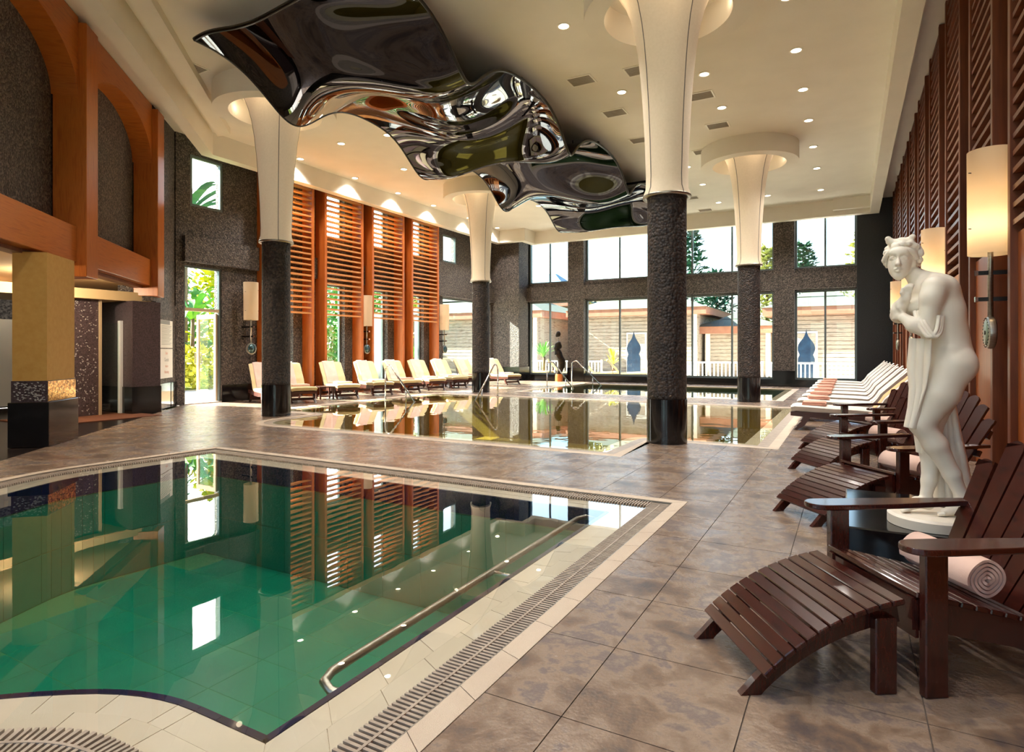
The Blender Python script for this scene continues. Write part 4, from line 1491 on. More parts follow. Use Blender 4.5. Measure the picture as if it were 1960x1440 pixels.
handrail('chrome handrail at the near left corner of the farthest pool', (-9.75, 20.4), (-8.55, 20.5))
handrail('chrome handrail at the far left corner of the farthest pool', (-9.75, 22.7), (-8.3, 22.8))
# submerged rail along the right side of the near pool
t = thing('grab_rail', 'steel grab rail along the right wall of the green pool', 'handrail', (-1.95, 3.3, -.1))
MB().tube([(-1.83, 1.92, -.10), (-1.90, 1.88, -.075), (-1.96, 1.90, -.06), (-1.985, 1.97, -.055), (-1.99, 2.1, -.055), (-1.99, 4.75, -.055), (-1.96, 4.86, -.06), (-1.85, 4.9, -.09)], .021, 12).build('rail', 'brushed', t, True)
for y in (3.35,):
    MB().tube([(-1.82, y, -.06), (-1.99, y, -.055)], .013, 8).build('bracket', 'chrome', t, True)

# ================================================================== IMPLICIT SURFACES (smooth unions, meshed by surface nets)
class SDF:
    def __init__(s, lo, hi, h):
        s.lo, s.h = np.array(lo), h
        n = [int((b - a) / h) + 1 for a, b in zip(lo, hi)]
        g = np.meshgrid(*[lo[i] + h * np.arange(n[i]) for i in range(3)], indexing='ij')
        s.X, s.Y, s.Z = [a.astype(np.float32) for a in g]
        s.f = np.full(n, 9.0, np.float32)
    def box(s, lo, hi, pad):
        sl = []
        for q in range(3):
            i0 = max(0, int((lo[q] - pad - s.lo[q]) / s.h) - 1)
            i1 = min(s.f.shape[q], int((hi[q] + pad - s.lo[q]) / s.h) + 3)
            sl.append(slice(i0, max(i0, i1)))
        return tuple(sl)
    def smin(s, sl, d, k):
        f = s.f[sl]
        hh = np.clip(0.5 + 0.5 * (f - d) / k, 0, 1)
        s.f[sl] = f * (1 - hh) + d * hh - k * hh * (1 - hh)
    def cone(s, a, b, r0, r1, k=.02, sub=False):
        a, b = np.array(a, float), np.array(b, float)
        sl = s.box(np.minimum(a, b) - max(r0, r1), np.maximum(a, b) + max(r0, r1), k + 4 * s.h)
        X, Y, Z = s.X[sl], s.Y[sl], s.Z[sl]
        ab = b - a
        t = np.clip(((X - a[0]) * ab[0] + (Y - a[1]) * ab[1] + (Z - a[2]) * ab[2]) / max(1e-9, ab @ ab), 0, 1)
        d = np.sqrt((X - a[0] - t * ab[0]) ** 2 + (Y - a[1] - t * ab[1]) ** 2 + (Z - a[2] - t * ab[2]) ** 2) - (r0 + (r1 - r0) * t)
        if sub:
            s.f[sl] = np.maximum(s.f[sl], -d)
        else:
            s.smin(sl, d, k)
    def chain(s, pts, rs, k=.02):
        for i in range(len(pts) - 1):
            s.cone(pts[i], pts[i + 1], rs[i], rs[i + 1], k)
    def ell(s, c, r, k=.02, sub=False, ks=.008):
        c, r = np.array(c, float), np.array(r, float)
        sl = s.box(c - r, c + r, 2 * k + 6 * s.h)
        x, y, z = s.X[sl] - c[0], s.Y[sl] - c[1], s.Z[sl] - c[2]
        q = np.sqrt((x / r[0]) ** 2 + (y / r[1]) ** 2 + (z / r[2]) ** 2)
        d = (q - 1) * r.min()
        if sub:
            f = s.f[sl]
            hh = np.clip(0.5 - 0.5 * (f + d) / ks, 0, 1)
            s.f[sl] = f * (1 - hh) - d * hh + ks * hh * (1 - hh)
        else:
            s.smin(sl, d, k)
    def mb(s):
        f = s.f
        neg = f < 0
        nx, ny, nz = f.shape
        cnt = np.zeros((nx - 1, ny - 1, nz - 1), np.int32)
        acc = np.zeros((nx - 1, ny - 1, nz - 1, 3), np.float32)
        cs = [(i, j, k) for i in (0, 1) for j in (0, 1) for k in (0, 1)]
        for a in cs:
            for ax in range(3):
                if a[ax]:
                    continue
                b = list(a)
                b[ax] = 1
                sl = lambda c: tuple(slice(c[q], f.shape[q] - 1 + c[q]) for q in range(3))
                fa, fb = f[sl(a)], f[sl(b)]
                m = (fa < 0) != (fb < 0)
                t = np.where(m, fa / np.where(m, fa - fb, 1), 0)
                cnt += m
                for q in range(3):
                    acc[..., q] += np.where(m, a[q] + (t if q == ax else 0), 0)
        act = cnt > 0
        idx = np.full(cnt.shape, -1, np.int64)
        idx[act] = np.arange(act.sum())
        base = np.stack(np.nonzero(act), 1)
        V = (base + acc[act] / cnt[act][:, None]) * s.h + s.lo
        F = []
        for ax in range(3):
            o1, o2 = [(1, 2), (2, 0), (0, 1)][ax]
            A = np.take(neg, range(0, f.shape[ax] - 1), ax)
            B = np.take(neg, range(1, f.shape[ax]), ax)
            e = np.stack(np.nonzero(A != B), 1)
            ok = (e[:, o1] > 0) & (e[:, o2] > 0) & (e[:, o1] < f.shape[o1] - 1) & (e[:, o2] < f.shape[o2] - 1)
            e = e[ok]
            fl = A[tuple(e.T)]
            q = []
            for d1, d2 in ((0, 0), (1, 0), (1, 1), (0, 1)):
                c = e.copy()
                c[:, o1] -= 1 - d1
                c[:, o2] -= 1 - d2
                q.append(idx[tuple(c.T)])
            q = np.stack(q, 1)
            q[~fl] = q[~fl][:, ::-1]
            F.append(q)
        F = np.concatenate(F)
        M = MB()
        M.v = [tuple(v) for v in V.tolist()]
        M.f = [tuple(q) for q in F.tolist()]
        return M

# ================================================================== STATUE ON ITS PLINTH
pl = thing('statue_plinth', 'low polished black granite plinth under the white statue', 'plinth', (0.62, 4.42, 0))
MB().box(-0.02, 1.30, 3.94, 5.02, 0, 0.36, ch=0.008).build('block', 'granite', pl)
SX, SY, SZ = 0.41, 4.21, 0.362
st = thing('statue', 'white plaster statue of a stooping draped figure with curled hair on the black plinth', 'statue', (SX, SY, SZ), YAW - math.atan((1782 - 980) / FPX))
KP = 3.49 / FPX
def sp(u, v, d=0.0):
    """point in the statue's own frame: across, depth, up; feet at 0"""
    return ((u - 1782) * KP / 1.19, d, (985 - v) * KP + 0.062)
MB().lathe([(0.0, 0.062), (0.20, 0.062), (0.215, 0.05), (0.215, 0.0), (0.0, 0.0)], 40, Matrix.Translation((SX, SY, SZ)), cap=False).build('round_base', 'marble', st, 30)
S = SDF((-.27, -.27, .03), (.27, .27, 1.70), .0052)
# pelvis, waist, chest, back
S.ell(sp(1818, 688, 0), (.10, .135, .115), .03)
S.ell(sp(1836, 700, -.065), (.078, .075, .088), .03)
S.ell(sp(1836, 700, .065), (.078, .075, .088), .03)
S.chain([sp(1812, 676), sp(1803, 630), sp(1790, 585), sp(1778, 560)], [.108, .098, .115, .105], .05)
S.chain([sp(1806, 560, -.08), sp(1812, 600, -.05), sp(1813, 650, -.02)], [.062, .07, .08], .05)
S.chain([sp(1806, 560, .08), sp(1812, 600, .05), sp(1813, 650, .02)], [.062, .07, .08], .05)
S.ell(sp(1795, 556, 0), (.09, .165, .075), .05)
for d in (-.07, .07):
    S.ell(sp(1757, 590, d), (.048, .05, .048), .03)
# neck
S.chain([sp(1782, 548), sp(1760, 535), sp(1736, 514, .02)], [.058, .046, .042], .03)
# head, turned to the viewer
HC = sp(1722, 500, -.02)
def hp(a, d, c):
    return (HC[0] + a, HC[1] + d, HC[2] + c)
S.ell(hp(.008, .015, .030), (.072, .098, .088), .02)
S.ell(hp(-.002, -.040, -.022), (.056, .062, .086), .015)
S.ell(hp(-.002, -.070, -.088), (.024, .026, .024), .02)
S.ell(hp(-.002, -.078, .045), (.048, .028, .03), .02)
S.cone(hp(-.003, -.096, .022), hp(-.004, -.116, -.026), .0075, .0125, .010)          # nose
for a in (-.012, .005):
    S.ell(hp(a, -.104, -.029), (.008, .010, .007), .006)
for a in (-.033, .027):
    S.ell(hp(a, -.098, .013), (.022, .018, .014), .01, sub=True, ks=.012)
    S.ell(hp(a, -.081, .010), (.0165, .0130, .0105), .004)
    S.chain([hp(a - .014, -.0885, .013), hp(a, -.0945, .0205), hp(a + .014, -.0885, .014)], [.0030, .0038, .0030], .005)
S.chain([hp(-.026, -.092, -.053), hp(-.010, -.103, -.050), hp(-.003, -.102, -.0515), hp(.004, -.103, -.050), hp(.020, -.092, -.053)], [.004, .0068, .006, .0068, .004], .004)
S.chain([hp(-.022, -.092, -.061), hp(-.003, -.104, -.065), hp(.016, -.092, -.061)], [.004, .0080, .004], .004)
S.chain([hp(-.027, -.098, -.0562), hp(-.003, -.1095, -.0575), hp(.021, -.098, -.0562)], [.0016, .0020, .0016], .002) if False else None
for p0, p1 in ((hp(-.026, -.099, -.0565), hp(-.003, -.110, -.0578)), (hp(-.003, -.110, -.0578), hp(.020, -.099, -.0565))):
    S.cone(p0, p1, .0032, .0032, sub=True)
for a in (-.064, .070):
    S.ell(hp(a, .0, .0), (.014, .026, .034), .01)
# near (left) arm: upper arm down, forearm across the belly
S.chain([sp(1788, 556, -.150), sp(1783, 575, -.165), sp(1773, 634, -.165)], [.058, .053, .042], .03)
S.chain([sp(1773, 634, -.165), sp(1752, 626, -.165), sp(1732, 612, -.135)], [.042, .040, .027], .02)
# near hand closing on the far elbow: palm, four fingers, thumb
S.ell(sp(1725, 607, -.118), (.030, .018, .024), .014)
for k in range(4):
    v0 = 599 + k * 4.2
    S.chain([sp(1721, v0 + 1, -.118), sp(1714, v0 - 2 + k * .6, -.114), sp(1708 + k * .8, v0 + k * .5, -.088)], [.0098, .0092, .0078], .005)
S.chain([sp(1727, 600, -.128), sp(1723, 592, -.132), sp(1720, 585, -.125)], [.0115, .0105, .0085], .006)
# far (right) arm: elbow forward, forearm folded up to the breast
S.chain([sp(1780, 556, .15), sp(1755, 580, .12), sp(1722, 604, -.015)], [.056, .050, .043], .03)
S.chain([sp(1720, 605, -.03), sp(1722, 592, -.085), sp(1733, 576, -.125)], [.043, .037, .026], .02)
S.ell(sp(1737, 569, -.136), (.022, .017, .030), .014)
for k in range(4):
    u0 = 1733 + k * 3.6
    S.chain([sp(u0, 563, -.140), sp(u0 + 2, 554.5 - (1.5 if k in (1, 2) else 0), -.146), sp(u0 + 5, 550.5 - (1.5 if k in (1, 2) else 0), -.132)], [.0098, .0092, .0078], .005)
S.chain([sp(1731, 571, -.142), sp(1728, 564, -.150), sp(1729, 557, -.150)], [.0115, .0105, .0085], .006)
# near leg: thigh forward, knee bent, shank back
S.chain([sp(1822, 700, -.075), sp(1800, 752, -.085), sp(1764, 812, -.08)], [.103, .088, .062], .03)
S.chain([sp(1764, 812, -.08), sp(1790, 850, -.06), sp(1820, 905, -.02), sp(1838, 945, .0)], [.060, .058, .042, .033], .025)
S.chain([sp(1840, 945, .0), sp(1832, 968, -.01), sp(1806, 979, -.03)], [.036, .034, .022], .02)
for k in range(5):
    S.chain([sp(1806, 979, -.03 + (k - 2) * .013), sp(1797, 982, -.032 + (k - 2) * .014)], [.012, .009], .006)
# far leg: standing
S.chain([sp(1816, 705, .08), sp(1796, 765, .08), sp(1778, 828, .06)], [.100, .085, .060], .03)
S.chain([sp(1778, 828, .06), sp(1782, 870, .055), sp(1778, 925, .03), sp(1772, 955, .015)], [.058, .055, .036, .031], .025)
S.chain([sp(1776, 968, .01), sp(1755, 966, -.02), sp(1735, 978, -.05)], [.034, .030, .020], .02)
for k in range(5):
    S.chain([sp(1738, 977, -.05 + (k - 2) * .014), sp(1727 + abs(k - 1) * 2, 981, -.06 + (k - 2) * .014)], [.012, .0095], .006)
body = S.mb()
bo = body.build('body', 'marble', None, True)
bo.parent = st
md = bo.modifiers.new('soften', 'SMOOTH')
md.factor, md.iterations = 0.35, 1
del S
# hair: curls over the skull and two knots on top
S = SDF((HC[0] - .15, HC[1] - .16, HC[2] - .13), (HC[0] + .16, HC[1] + .19, HC[2] + .20), .0052)
rng = random.Random(11)
S.ell(hp(.014, .035, .040), (.086, .098, .086), .01)
for k in range(190):
    th, ph = rng.uniform(-PI, PI), rng.uniform(-.55, 1.5)
    n = Vector((math.cos(ph) * math.sin(th), -math.cos(ph) * math.cos(th), math.sin(ph)))
    if n.y < -.25 and n.z < .48:
        continue
    c = hp(.012 + n.x * .088, .018 + n.y * .106, .03 + n.z * .094)
    S.ell(c, (rng.uniform(.013, .02),) * 3, .004)
for k in range(17):           # row of curls framing the forehead
    a = -1.35 + 2.7 * k / 16
    S.ell(hp(.004 + .080 * math.sin(a), -.080 * math.cos(a * .9) + .0, .062 - .045 * a * a * .6), (.014, .014, .015), .004)
for a in (-.045, .050):       # the two knots
    S.ell(hp(a, -.02, .118), (.024, .022, .020), .01)
    S.ell(hp(a * 1.25, -.03, .134), (.017, .016, .016), .006)
    S.chain([hp(a, -.02, .12), hp(a * .4, -.03, .112), hp(.0, -.045, .105)], [.016, .014, .012], .008)
hair = S.mb().build('hair', 'marble', None, True)
hair.parent = st
del S
# drapery: folded cloth falling from the arm, and a train behind the legs
def cloth(pts_l, pts_r, folds, amp, th=.012, nu=48, nv=40, dph=0.0):
    """pts_l/pts_r : control rows (u,v,depth) of left and right edge from top to bottom"""
    def lerp(P, t):
        t *= len(P) - 1
        i = min(int(t), len(P) - 2)
        f = t - i
        f = f * f * (3 - 2 * f)
        return [a + (b - a) * f for a, b in zip(P[i], P[i + 1])]
    def fn(u, v):
        a, b = lerp(pts_l, v), lerp(pts_r, v)
        q = [x + (y - x) * u for x, y in zip(a, b)]
        w = folds * 2 * PI * u + 0.9 * math.sin(3 * v + u * 2) + dph
        p = sp(q[0] + 2.2 * math.cos(w * 1.0) * (0.3 + v), q[1], q[2])
        return (p[0], p[1] + amp * (0.35 + 0.65 * min(1, v * 2)) * math.sin(w), p[2])
    return MB().sheet(fn, nu, nv, th)
d1 = cloth([(1741, 650, -.10), (1738, 700, -.11), (1744, 745, -.12), (1742, 780, -.12), (1735, 818, -.12)],
           [(1783, 652, -.165), (1780, 700, -.165), (1774, 745, -.155), (1764, 780, -.145), (1752, 820, -.14)], 2.8, .013)
o = d1.build('front_drape', 'marble', None, True); o.parent = st
d2 = cloth([(1741, 800, .02), (1752, 840, .03), (1758, 870, .03)], [(1775, 800, -.02), (1778, 840, .0), (1768, 872, .02)], 2.2, .014)
o = d2.build('lower_drape', 'marble', None, True); o.parent = st
d3 = cloth([(1800, 760, .10), (1792, 850, .11), (1786, 960, .10)], [(1822, 760, .09), (1838, 850, .10), (1862, 975, .10)], 4.2, .022)
o = d3.build('back_drape', 'marble', None, True); o.parent = st
d4 = MB()
for k, (du, dd) in enumerate(((0, 0), (7, .012), (13, .02))):
    P = [sp(1752 + du, 600, -.13 - dd), sp(1757 + du, 622, -.20 - dd * .5), sp(1776 + du, 652, -.225), sp(1792 + du * .6, 640, -.215 + dd), sp(1796 + du * .5, 610, -.19 + dd)]
    c = []
    for i in range(len(P) - 1):
        for q in range(6):
            a, b = Vector(P[i]), Vector(P[i + 1])
            c.append(a.lerp(b, q / 6))
    c.append(Vector(P[-1]))
    for _ in range(4):
        c = [c[0]] + [(c[i - 1] + c[i] * 2 + c[i + 1]) / 4 for i in range(1, len(c) - 1)] + [c[-1]]
    d4.tube(c, [.011] * len(c), 8)
o = d4.build('arm_folds', 'marble', None, True); o.parent = st

# ================================================================== BRONZE BY THE WINDOW
BX, BY = -11.25, 24.75
bz = thing('bronze_sculpture', 'slender dark bronze torso and floating head before the window wall', 'sculpture', (BX, BY, 0), YAW)
MB().lathe([(.0, .0), (.17, .0), (.165, .25), (.15, .33), (.0, .33)], 24, Matrix.Translation((BX, BY, 0)), cap=False).build('pedestal', 'pedestal_wood', bz, 40)
S = SDF((-.35, -.3, .28), (.35, .3, 2.35), .016)
k_ = 26.7 / FPX
def bp(u, v):
    return ((u - 1072) * k_, 0, (730 - v) * k_)
S.chain([bp(1071, 717), bp(1076, 703), bp(1077, 690), bp(1071, 676), bp(1068, 666), bp(1072, 656)], [.12, .13, .15, .155, .11, .09], .06)
S.chain([bp(1079, 700), bp(1081, 690)], [.09, .08], .04)
S.ell(bp(1070, 659), (.13, .10, .13), .05)
S.ell(bp(1075, 662), (.07, .08, .10), .04)
S.chain([bp(1072, 655), bp(1071, 645)], [.012, .012], .01)
S.ell(bp(1071, 638), (.105, .10, .13), .02)
S.ell(bp(1068, 641), (.06, .06, .07), .03)
o = S.mb().build('torso', 'bronze', None, True); o.parent = bz
del S

# ================================================================== OUTSIDE
struct(MB().box(-60, 30, YF + .3, 90, -0.35, -0.05).build('ground_terrace', 'terrace'), 'pale paved terrace beyond the far windows', 'ground')
struct(MB().box(-4.9, 30, -40, YB - .3, -0.35, -0.05).build('ground_back', 'terrace'), 'pale paving behind the hall', 'ground')
struct(MB().box(-60, XL - .3, -30, YF + .3, -0.35, -0.05).build('ground_garden', 'lawn'), 'sunlit garden lawn beyond the left wall', 'ground')
MB_path = MB().box(XL - 6.0, XL - .3, 4.0, 32, -0.05, -0.03)
tag(MB_path.build('garden_path', 'terrace', loc=(-15.9, 16, -.05)), 'pale paved path along the outside of the garden wall', 'path')

def house(name, label, x0, x1, y0, y1, hw, hr, roof_m='roof_green', wall_m='clapboard', over=.55, boards=True, door=None):
    t = thing(name, label, 'building', ((x0 + x1) / 2, (y0 + y1) / 2, -.05))
    MB().box(x0, x1, y0, y1, -.05, hw).build('wall', wall_m, t)
    if boards:
        n = int(hw / .2)
        bmh = MB().box(x0 - .02, x1 + .02, y0 - .03, y0, 0, .17).mesh('board', wall_m, False, tuple(t.location))
        for k in range(n):
            inst('board', bmh, t, (0, 0, .05 + k * .2))
    a, b, c, d = x0 - over, x1 + over, y0 - over, y1 + over
    MB().box(a, b, c, d, hw, hw + .38).build('fascia', 'fascia', t)
    w, l = (b - a), (d - c)
    ins = min(w, l) / 2 * .62
    z0, z1 = hw + .38, hw + .38 + hr
    M = MB()
    M.add([(a - .05, c - .05, z0), (b + .05, c - .05, z0), (b + .05, d + .05, z0), (a - .05, d + .05, z0),
           (a + ins, c + ins, z1), (b - ins, c + ins, z1), (b - ins, d - ins, z1), (a + ins, d - ins, z1)],
          [(0, 1, 5, 4), (1, 2, 6, 5), (2, 3, 7, 6), (3, 0, 4, 7), (4, 5, 6, 7), (3, 2, 1, 0)])
    M.build('roof', roof_m, t)
    ins2 = ins * .85
    a2, b2, c2, d2 = a + ins2, b - ins2, c + ins2, d - ins2
    M = MB()
    i3 = min(b2 - a2, d2 - c2) * .42
    M.add([(a2, c2, z1 - .05), (b2, c2, z1 - .05), (b2, d2, z1 - .05), (a2, d2, z1 - .05), (a2 + i3, c2 + i3, z1 + hr * .75), (b2 - i3, c2 + i3, z1 + hr * .75), (b2 - i3, d2 - i3, z1 + hr * .75), (a2 + i3, d2 - i3, z1 + hr * .75)],
          [(0, 1, 5, 4), (1, 2, 6, 5), (2, 3, 7, 6), (3, 0, 4, 7), (4, 5, 6, 7)])
    M.build('upper_roof', roof_m, t)
    if door:
        dx, dw_, dh, m = door
        MB().box(dx - dw_ / 2 - .08, dx + dw_ / 2 + .08, y0 - .07, y0 - .03, 0, dh + .1).build('door_frame', 'white_rail', t)
        MB().box(dx - dw_ / 2, dx + dw_ / 2, y0 - .09, y0 - .05, 0, dh).build('door', m, t)
    for xx in (x0 + .15, x1 - .15):
        MB().box(xx - .12, xx + .12, y0 - .06, y0 + .06, 0, hw).build('corner_board', 'white_rail' if wall_m == 'clapboard' else wall_m, t)
    return t
HY = 33.0
house('garden_pavilion', 'timber pavilion with pale green roof seen through the narrow left bay', -26, -15.9, HY - 1, HY + 6, 3.3, 1.0, 'roof_green')
house('garden_pavilion', 'timber pavilion with two-tier pale roof left of the big column', -14.2, -7.2, HY + 1, HY + 8, 3.35, .95, door=(-10.6, 1.0, 2.3, 'clapboard'))
house('garden_pavilion', 'low timber pavilion with boarded gable right of the big column', -7.0, -3.6, HY + 2, HY + 7, 2.3, .5)
house('garden_pavilion', 'timber pavilion with two-tier roof in the right bay', -3.2, .55, HY, HY + 6, 3.1, .62, door=(-1.95, 1.1, 2.2, 'clapboard'))
house('red_shed', 'red boarded outbuilding at the right edge of the right bay', .95, 4.5, HY - .8, HY + 5, 2.7, .8, 'roof_green', 'clapboard_red', .1)
house('blue_roof_house', 'house with a blue tiled roof behind the left pavilion', -24, -17.5, HY + 8, HY + 14, 4.6, 1.4, 'roof_blue', 'clapboard', .5, False)

# pointed arch silhouette panel on the terrace
ar = [(.34, 0), (.34, 1.05), (.30, 1.16), (.27, 1.22), (.30, 1.30), (.345, 1.42), (.35, 1.55), (.32, 1.68), (.24, 1.82), (.14, 1.95), (.07, 2.08), (.03, 2.22), (.0, 2.38)]
prof = [(-a, z - .05) for a, z in ar] + [(a, z - .05) for a, z in ar[::-1][1:]]
MBp = MB().prism([(x - 1.66, z) for x, z in prof][::-1], 30.1, 30.2, 'y')
tag(MBp.build('pointed_panel', 'dark_sil', loc=(-1.66, 30.15, -.05)), 'dark blue onion-shaped panel on the terrace in the right bay', 'panel')
MBp = MB().prism([(x * 1.0 - 9.55, z) for x, z in prof][::-1], 30.1, 30.2, 'y')
tag(MBp.build('pointed_panel', 'dark_sil', loc=(-9.55, 30.15, -.05)), 'dark blue onion-shaped panel before the pavilion door left of the big column', 'panel')
# white balustrades
for (a, b, lb) in ((-8.6, -3.4, 'white balustrade on the terrace behind the middle bay'), (-3.2, .9, 'white balustrade on the terrace in the right bay'), (-15.0, -11.0, 'white balustrade outside the narrow left bay')):
    t = thing('balustrade', lb, 'fence', ((a + b) / 2, 29.4, -.05))
    MB().box(a, b, 29.37, 29.43, .78, .85).build('top_rail', 'white_rail', t)
    MB().box(a, b, 29.37, 29.43, .08, .13).build('bottom_rail', 'white_rail', t)
    for xx in (a, b):
        MB().box(xx - .04, xx + .04, 29.36, 29.44, -.05, .9).build('end_post', 'white_rail', t)
    bme = MB().box(-.025, .025, -.02, .02, .13, .78).mesh('baluster', 'white_rail')
    n = int((b - a) / .17)
    for k in range(n + 1):
        inst('baluster', bme, t, (a + (b - a) * k / n - t.location.x, 0, .05))
# sun loungers and a parasol on the terrace
for i, (x, y) in enumerate(((-12.9, 27.8), (-11.4, 28.2), (-9.6, 28.2), (-8.3, 28.2))):
    o = dup(lgL, (x, y, -.05), R(20) + PI * .5, 'cream sun lounger out on the terrace, %s from the left window edge' % ORD[i], 'terrace loungers')
pz = thing('parasol', 'yellow parasol rising behind the low pavilion', 'parasol', (-5.25, 37.0, 2.2))
MB().lathe([(.02, 0.0), (.02, 3.0)], 8, Matrix.Translation((-5.25, 37.0, 0)), cap=False).build('pole', 'white_rail', pz)
MB().lathe([(.28, 3.0), (.22, 3.4), (.05, 3.95), (.0, 4.0)], 10, Matrix.Translation((-5.25, 37.0, 0)), cap=False).build('canopy', 'umbrella_yellow', pz)

# ---------------- plants
def leaf_quad(M, p, d, up, L, w):
    d, up = d.normalized(), up
    s = d.cross(up)
    s = s.normalized() if s.length > 1e-4 else Vector((1, 0, 0))
    M.add([p, p + d * L * .5 + s * w, p + d * L, p + d * L * .5 - s * w], [(0, 1, 2, 3)])
def conifer(label, x, y, h, r, seed, m='conifer'):
    rng = random.Random(seed)
    t = thing('conifer_tree', label, 'tree', (x, y, -.05), 0, 'conifers beyond the pavilions')
    MB().tube([(x, y, -.05), (x, y, h * .95)], [.22, .03], 8).build('trunk', 'bark', t)
    M = MB()
    n = 120
    for k in range(n):
        q = k / n
        z = h * (.10 + .88 * q)
        L = r * (1 - q) ** .8 + .15
        a = k * 2.399
        d = Vector((math.cos(a), math.sin(a), rng.uniform(-.15, .25)))
        for j in range(15):
            s = (j + 1) / 15
            p = Vector((x, y, z)) + d * L * s
            for q2 in range(2):
                dd = Vector((d.x + rng.uniform(-.9, .9), d.y + rng.uniform(-.9, .9), rng.uniform(-.3, .6)))
                leaf_quad(M, p, dd, Vector((rng.uniform(-.4, .4), rng.uniform(-.4, .4), 1)), rng.uniform(.3, .55), rng.uniform(.06, .13))
    M.build('foliage', m, t)
    return t
conifer('blue-green conifer just right of the big column', -9.9, 45, 10.4, 2.2, 1)
conifer('olive-tinged conifer right of the far right column', -4.9, 45, 8.6, 2.4, 2, 'leaf_olive')
conifer('conifer at the left edge of the right bay', -2.7, 45.5, 8.8, 2.2, 3)
conifer('conifer at the right edge of the right bay', .9, 44, 9.2, 2.6, 4, 'leaf_olive')
conifer('pale conifer peeping left of the big column', -13.0, 47, 8.0, 2.0, 5, 'leaf_olive')
conifer('dark low conifer over the low pavilion', -7.6, 41.5, 6.6, 2.2, 6)
def bush(name, label, x, y, w, d, h, seed, m, n=900, z=-.05, ls=.16):
    rng = random.Random(seed)
    t = thing(name, label, 'shrub', (x, y, z))
    M = MB()
    for k in range(n):
        a, b, c = rng.uniform(-1, 1), rng.uniform(-1, 1), rng.uniform(0, 1)
        s = math.sqrt(max(.1, 1 - (c * .95) ** 2))
        p = Vector((x + a * w * s, y + b * d * s, z + c * h))
        leaf_quad(M, p, Vector((rng.uniform(-1, 1), rng.uniform(-1, 1), rng.uniform(-.4, 1))), Vector((rng.uniform(-1, 1), rng.uniform(-1, 1), 1)), rng.uniform(ls, ls * 2), rng.uniform(ls * .3, ls * .6))
    M.build('foliage', m, t)
    MB().tube([(x, y, z), (x, y, z + h * .5)], [.06, .03], 6).build('stem', 'bark', t)
def frond_plant(name, label, x, y, h, r, n, seed, m, wid=.12, droop=1.0, tz=0.0, stem=True):
    rng = random.Random(seed)
    t = thing(name, label, 'plant', (x, y, -.05))
    if stem:
        MB().tube([(x, y, -.05), (x + .05, y, tz + .05)], [.10, .07], 8).build('stem', 'bark', t, True)
    for k in range(n):
        a = k * 2.399 + rng.uniform(-.2, .2)
        el = rng.uniform(.35, 1.25)
        M = MB()
        d = Vector((math.cos(a), math.sin(a), 0))
        sd = Vector((-d.y, d.x, 0))
        L = r * rng.uniform(.8, 1.1)
        vs, fs = [], []
        for j in range(8):
            s = j / 7
            p = Vector((x, y, tz)) + d * L * s * math.cos(el) * 1.1 + Vector((0, 0, 1)) * (h * s * math.sin(el) - droop * .55 * h * s * s * s)
            w = wid * math.sin(PI * (s * .9 + .08)) + .004
            vs += [p - sd * w + Vector((0, 0, w * .4)), p, p + sd * w + Vector((0, 0, w * .4))]
            if j:
                o = (j - 1) * 3
                fs += [(o, o + 1, o + 4, o + 3), (o + 1, o + 2, o + 5, o + 4)]
        M.add(vs, fs)
        M.build('leaf', m, t, True)
gy = lambda u, x: onx(u, x)
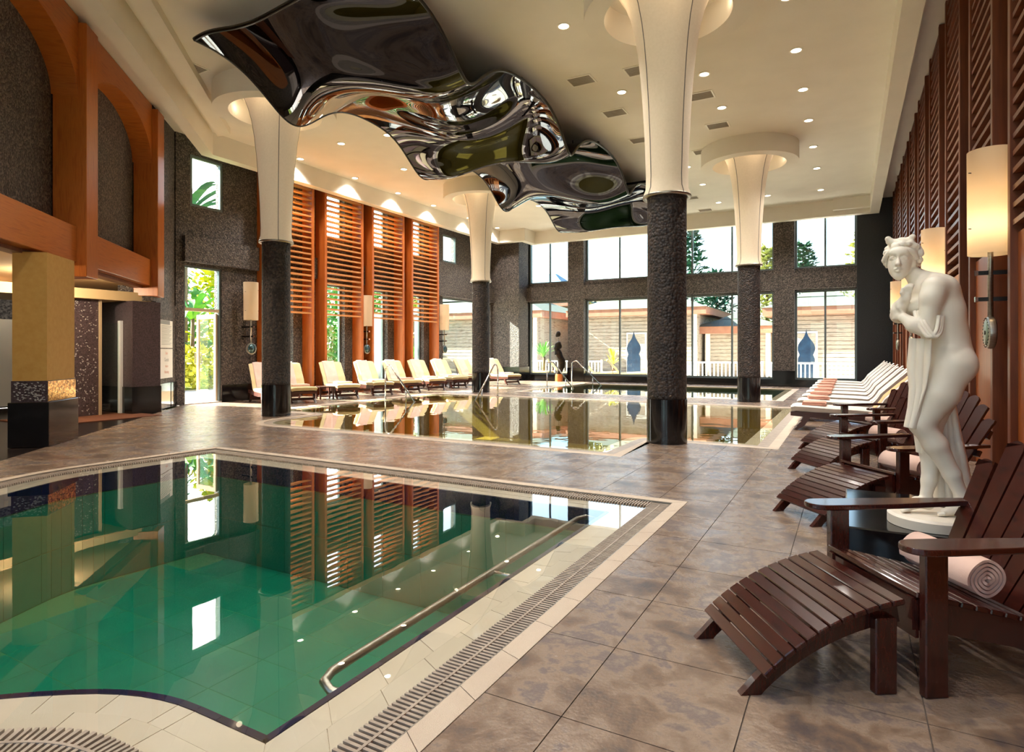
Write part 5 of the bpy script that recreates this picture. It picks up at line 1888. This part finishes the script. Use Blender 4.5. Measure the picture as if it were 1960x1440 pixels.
# garden seen through the door and left windows
bush('hedge_shrub', 'bright yellow-green hedge outside the garden door', -22.0, 14.2, 2.4, 1.4, 1.45, 21, 'leaf_yellow', 1500)
bush('hedge_shrub', 'second clump of yellow-green hedge left of the open door leaf', -21.5, 12.6, 1.4, .9, 1.35, 22, 'leaf_yellow', 1200)
frond_plant('banana_plant', 'broad-leaved yellow plant outside the garden door', -23.0, 14.0, 3.0, 2.0, 16, 31, 'leaf_yellow', .26, .8, .8)
frond_plant('palm', 'green palm seen through the transom above the garden door', -23.5, 15.6, 2.8, 2.4, 22, 32, 'leaf_green', .12, .9, 2.6)
frond_plant('palm', 'tall palm behind the upper left window', -27, 17.6, 3.0, 3.4, 26, 33, 'conifer', .2, .7, 7.6)
for i, (x, y, m) in enumerate(((-23.6, 21.6, 'leaf_green'), (-23.4, 26.1, 'leaf_green'), (-23.2, 29.6, 'leaf_green'))):
    frond_plant('garden_palm', 'fan of green fronds outside, %s along the louvred wall' % ORD[i], x, y, 2.0, 1.6, 18, 40 + i, m, .12, .8, .9)
    bush('garden_shrub', 'leafy shrub outside the louvred wall, %s from the door' % ORD[i], x - 1.6, y + .6, 1.5, 1.3, 2.6, 60 + i, ['leaf_olive', 'leaf_green', 'leaf_yellow'][i % 3], 900)
frond_plant('spiky_yucca', 'spiky green yucca outside the narrow left bay', -13.4, 27.6, 1.1, .85, 40, 51, 'leaf_green', .035, .35, 1.0)
frond_plant('spiky_yucca', 'yellowish spiky plant in the middle bay', -10.9, 30.8, 1.2, .5, 26, 52, 'leaf_yellow', .04, .3, .6)
bush('tree_crown', 'olive tree crown behind the two-tier roof', -18.0, 45, 3.4, 3, 6.6, 71, 'leaf_olive', 2600, -.05, .3)
for i in range(7):
    bush('garden_tree', 'bright leafy tree at the back of the garden, %s from the door view' % ORD[i], -29.5 - .4 * i, 17.5 + 4.4 * i, 2.6, 2.0, 6.2 + .5 * math.sin(i * 2.1), 90 + i, ['leaf_green', 'leaf_yellow', 'leaf_olive', 'leaf_green'][i % 4], 2200, -.05, .3)
bush('tree_crown', 'green tree crown at the right edge behind the pavilion', 3.4, 41, 2.6, 1.4, 5.6, 72, 'conifer', 2200, -.05, .26)
# pale garden wall beyond the path
for i, (y0, y1) in enumerate(((23.4, 24.6), (27.4, 28.4))):
    tag(MB().box(-21.3, -21.0, y0, y1, -.05, 3.2).build('garden_pillar', 'render_white', loc=(-21.15, (y0 + y1) / 2, -.05)), 'pale rendered pillar outside the louvred wall, %s from the door' % ORD[i], 'pillar')
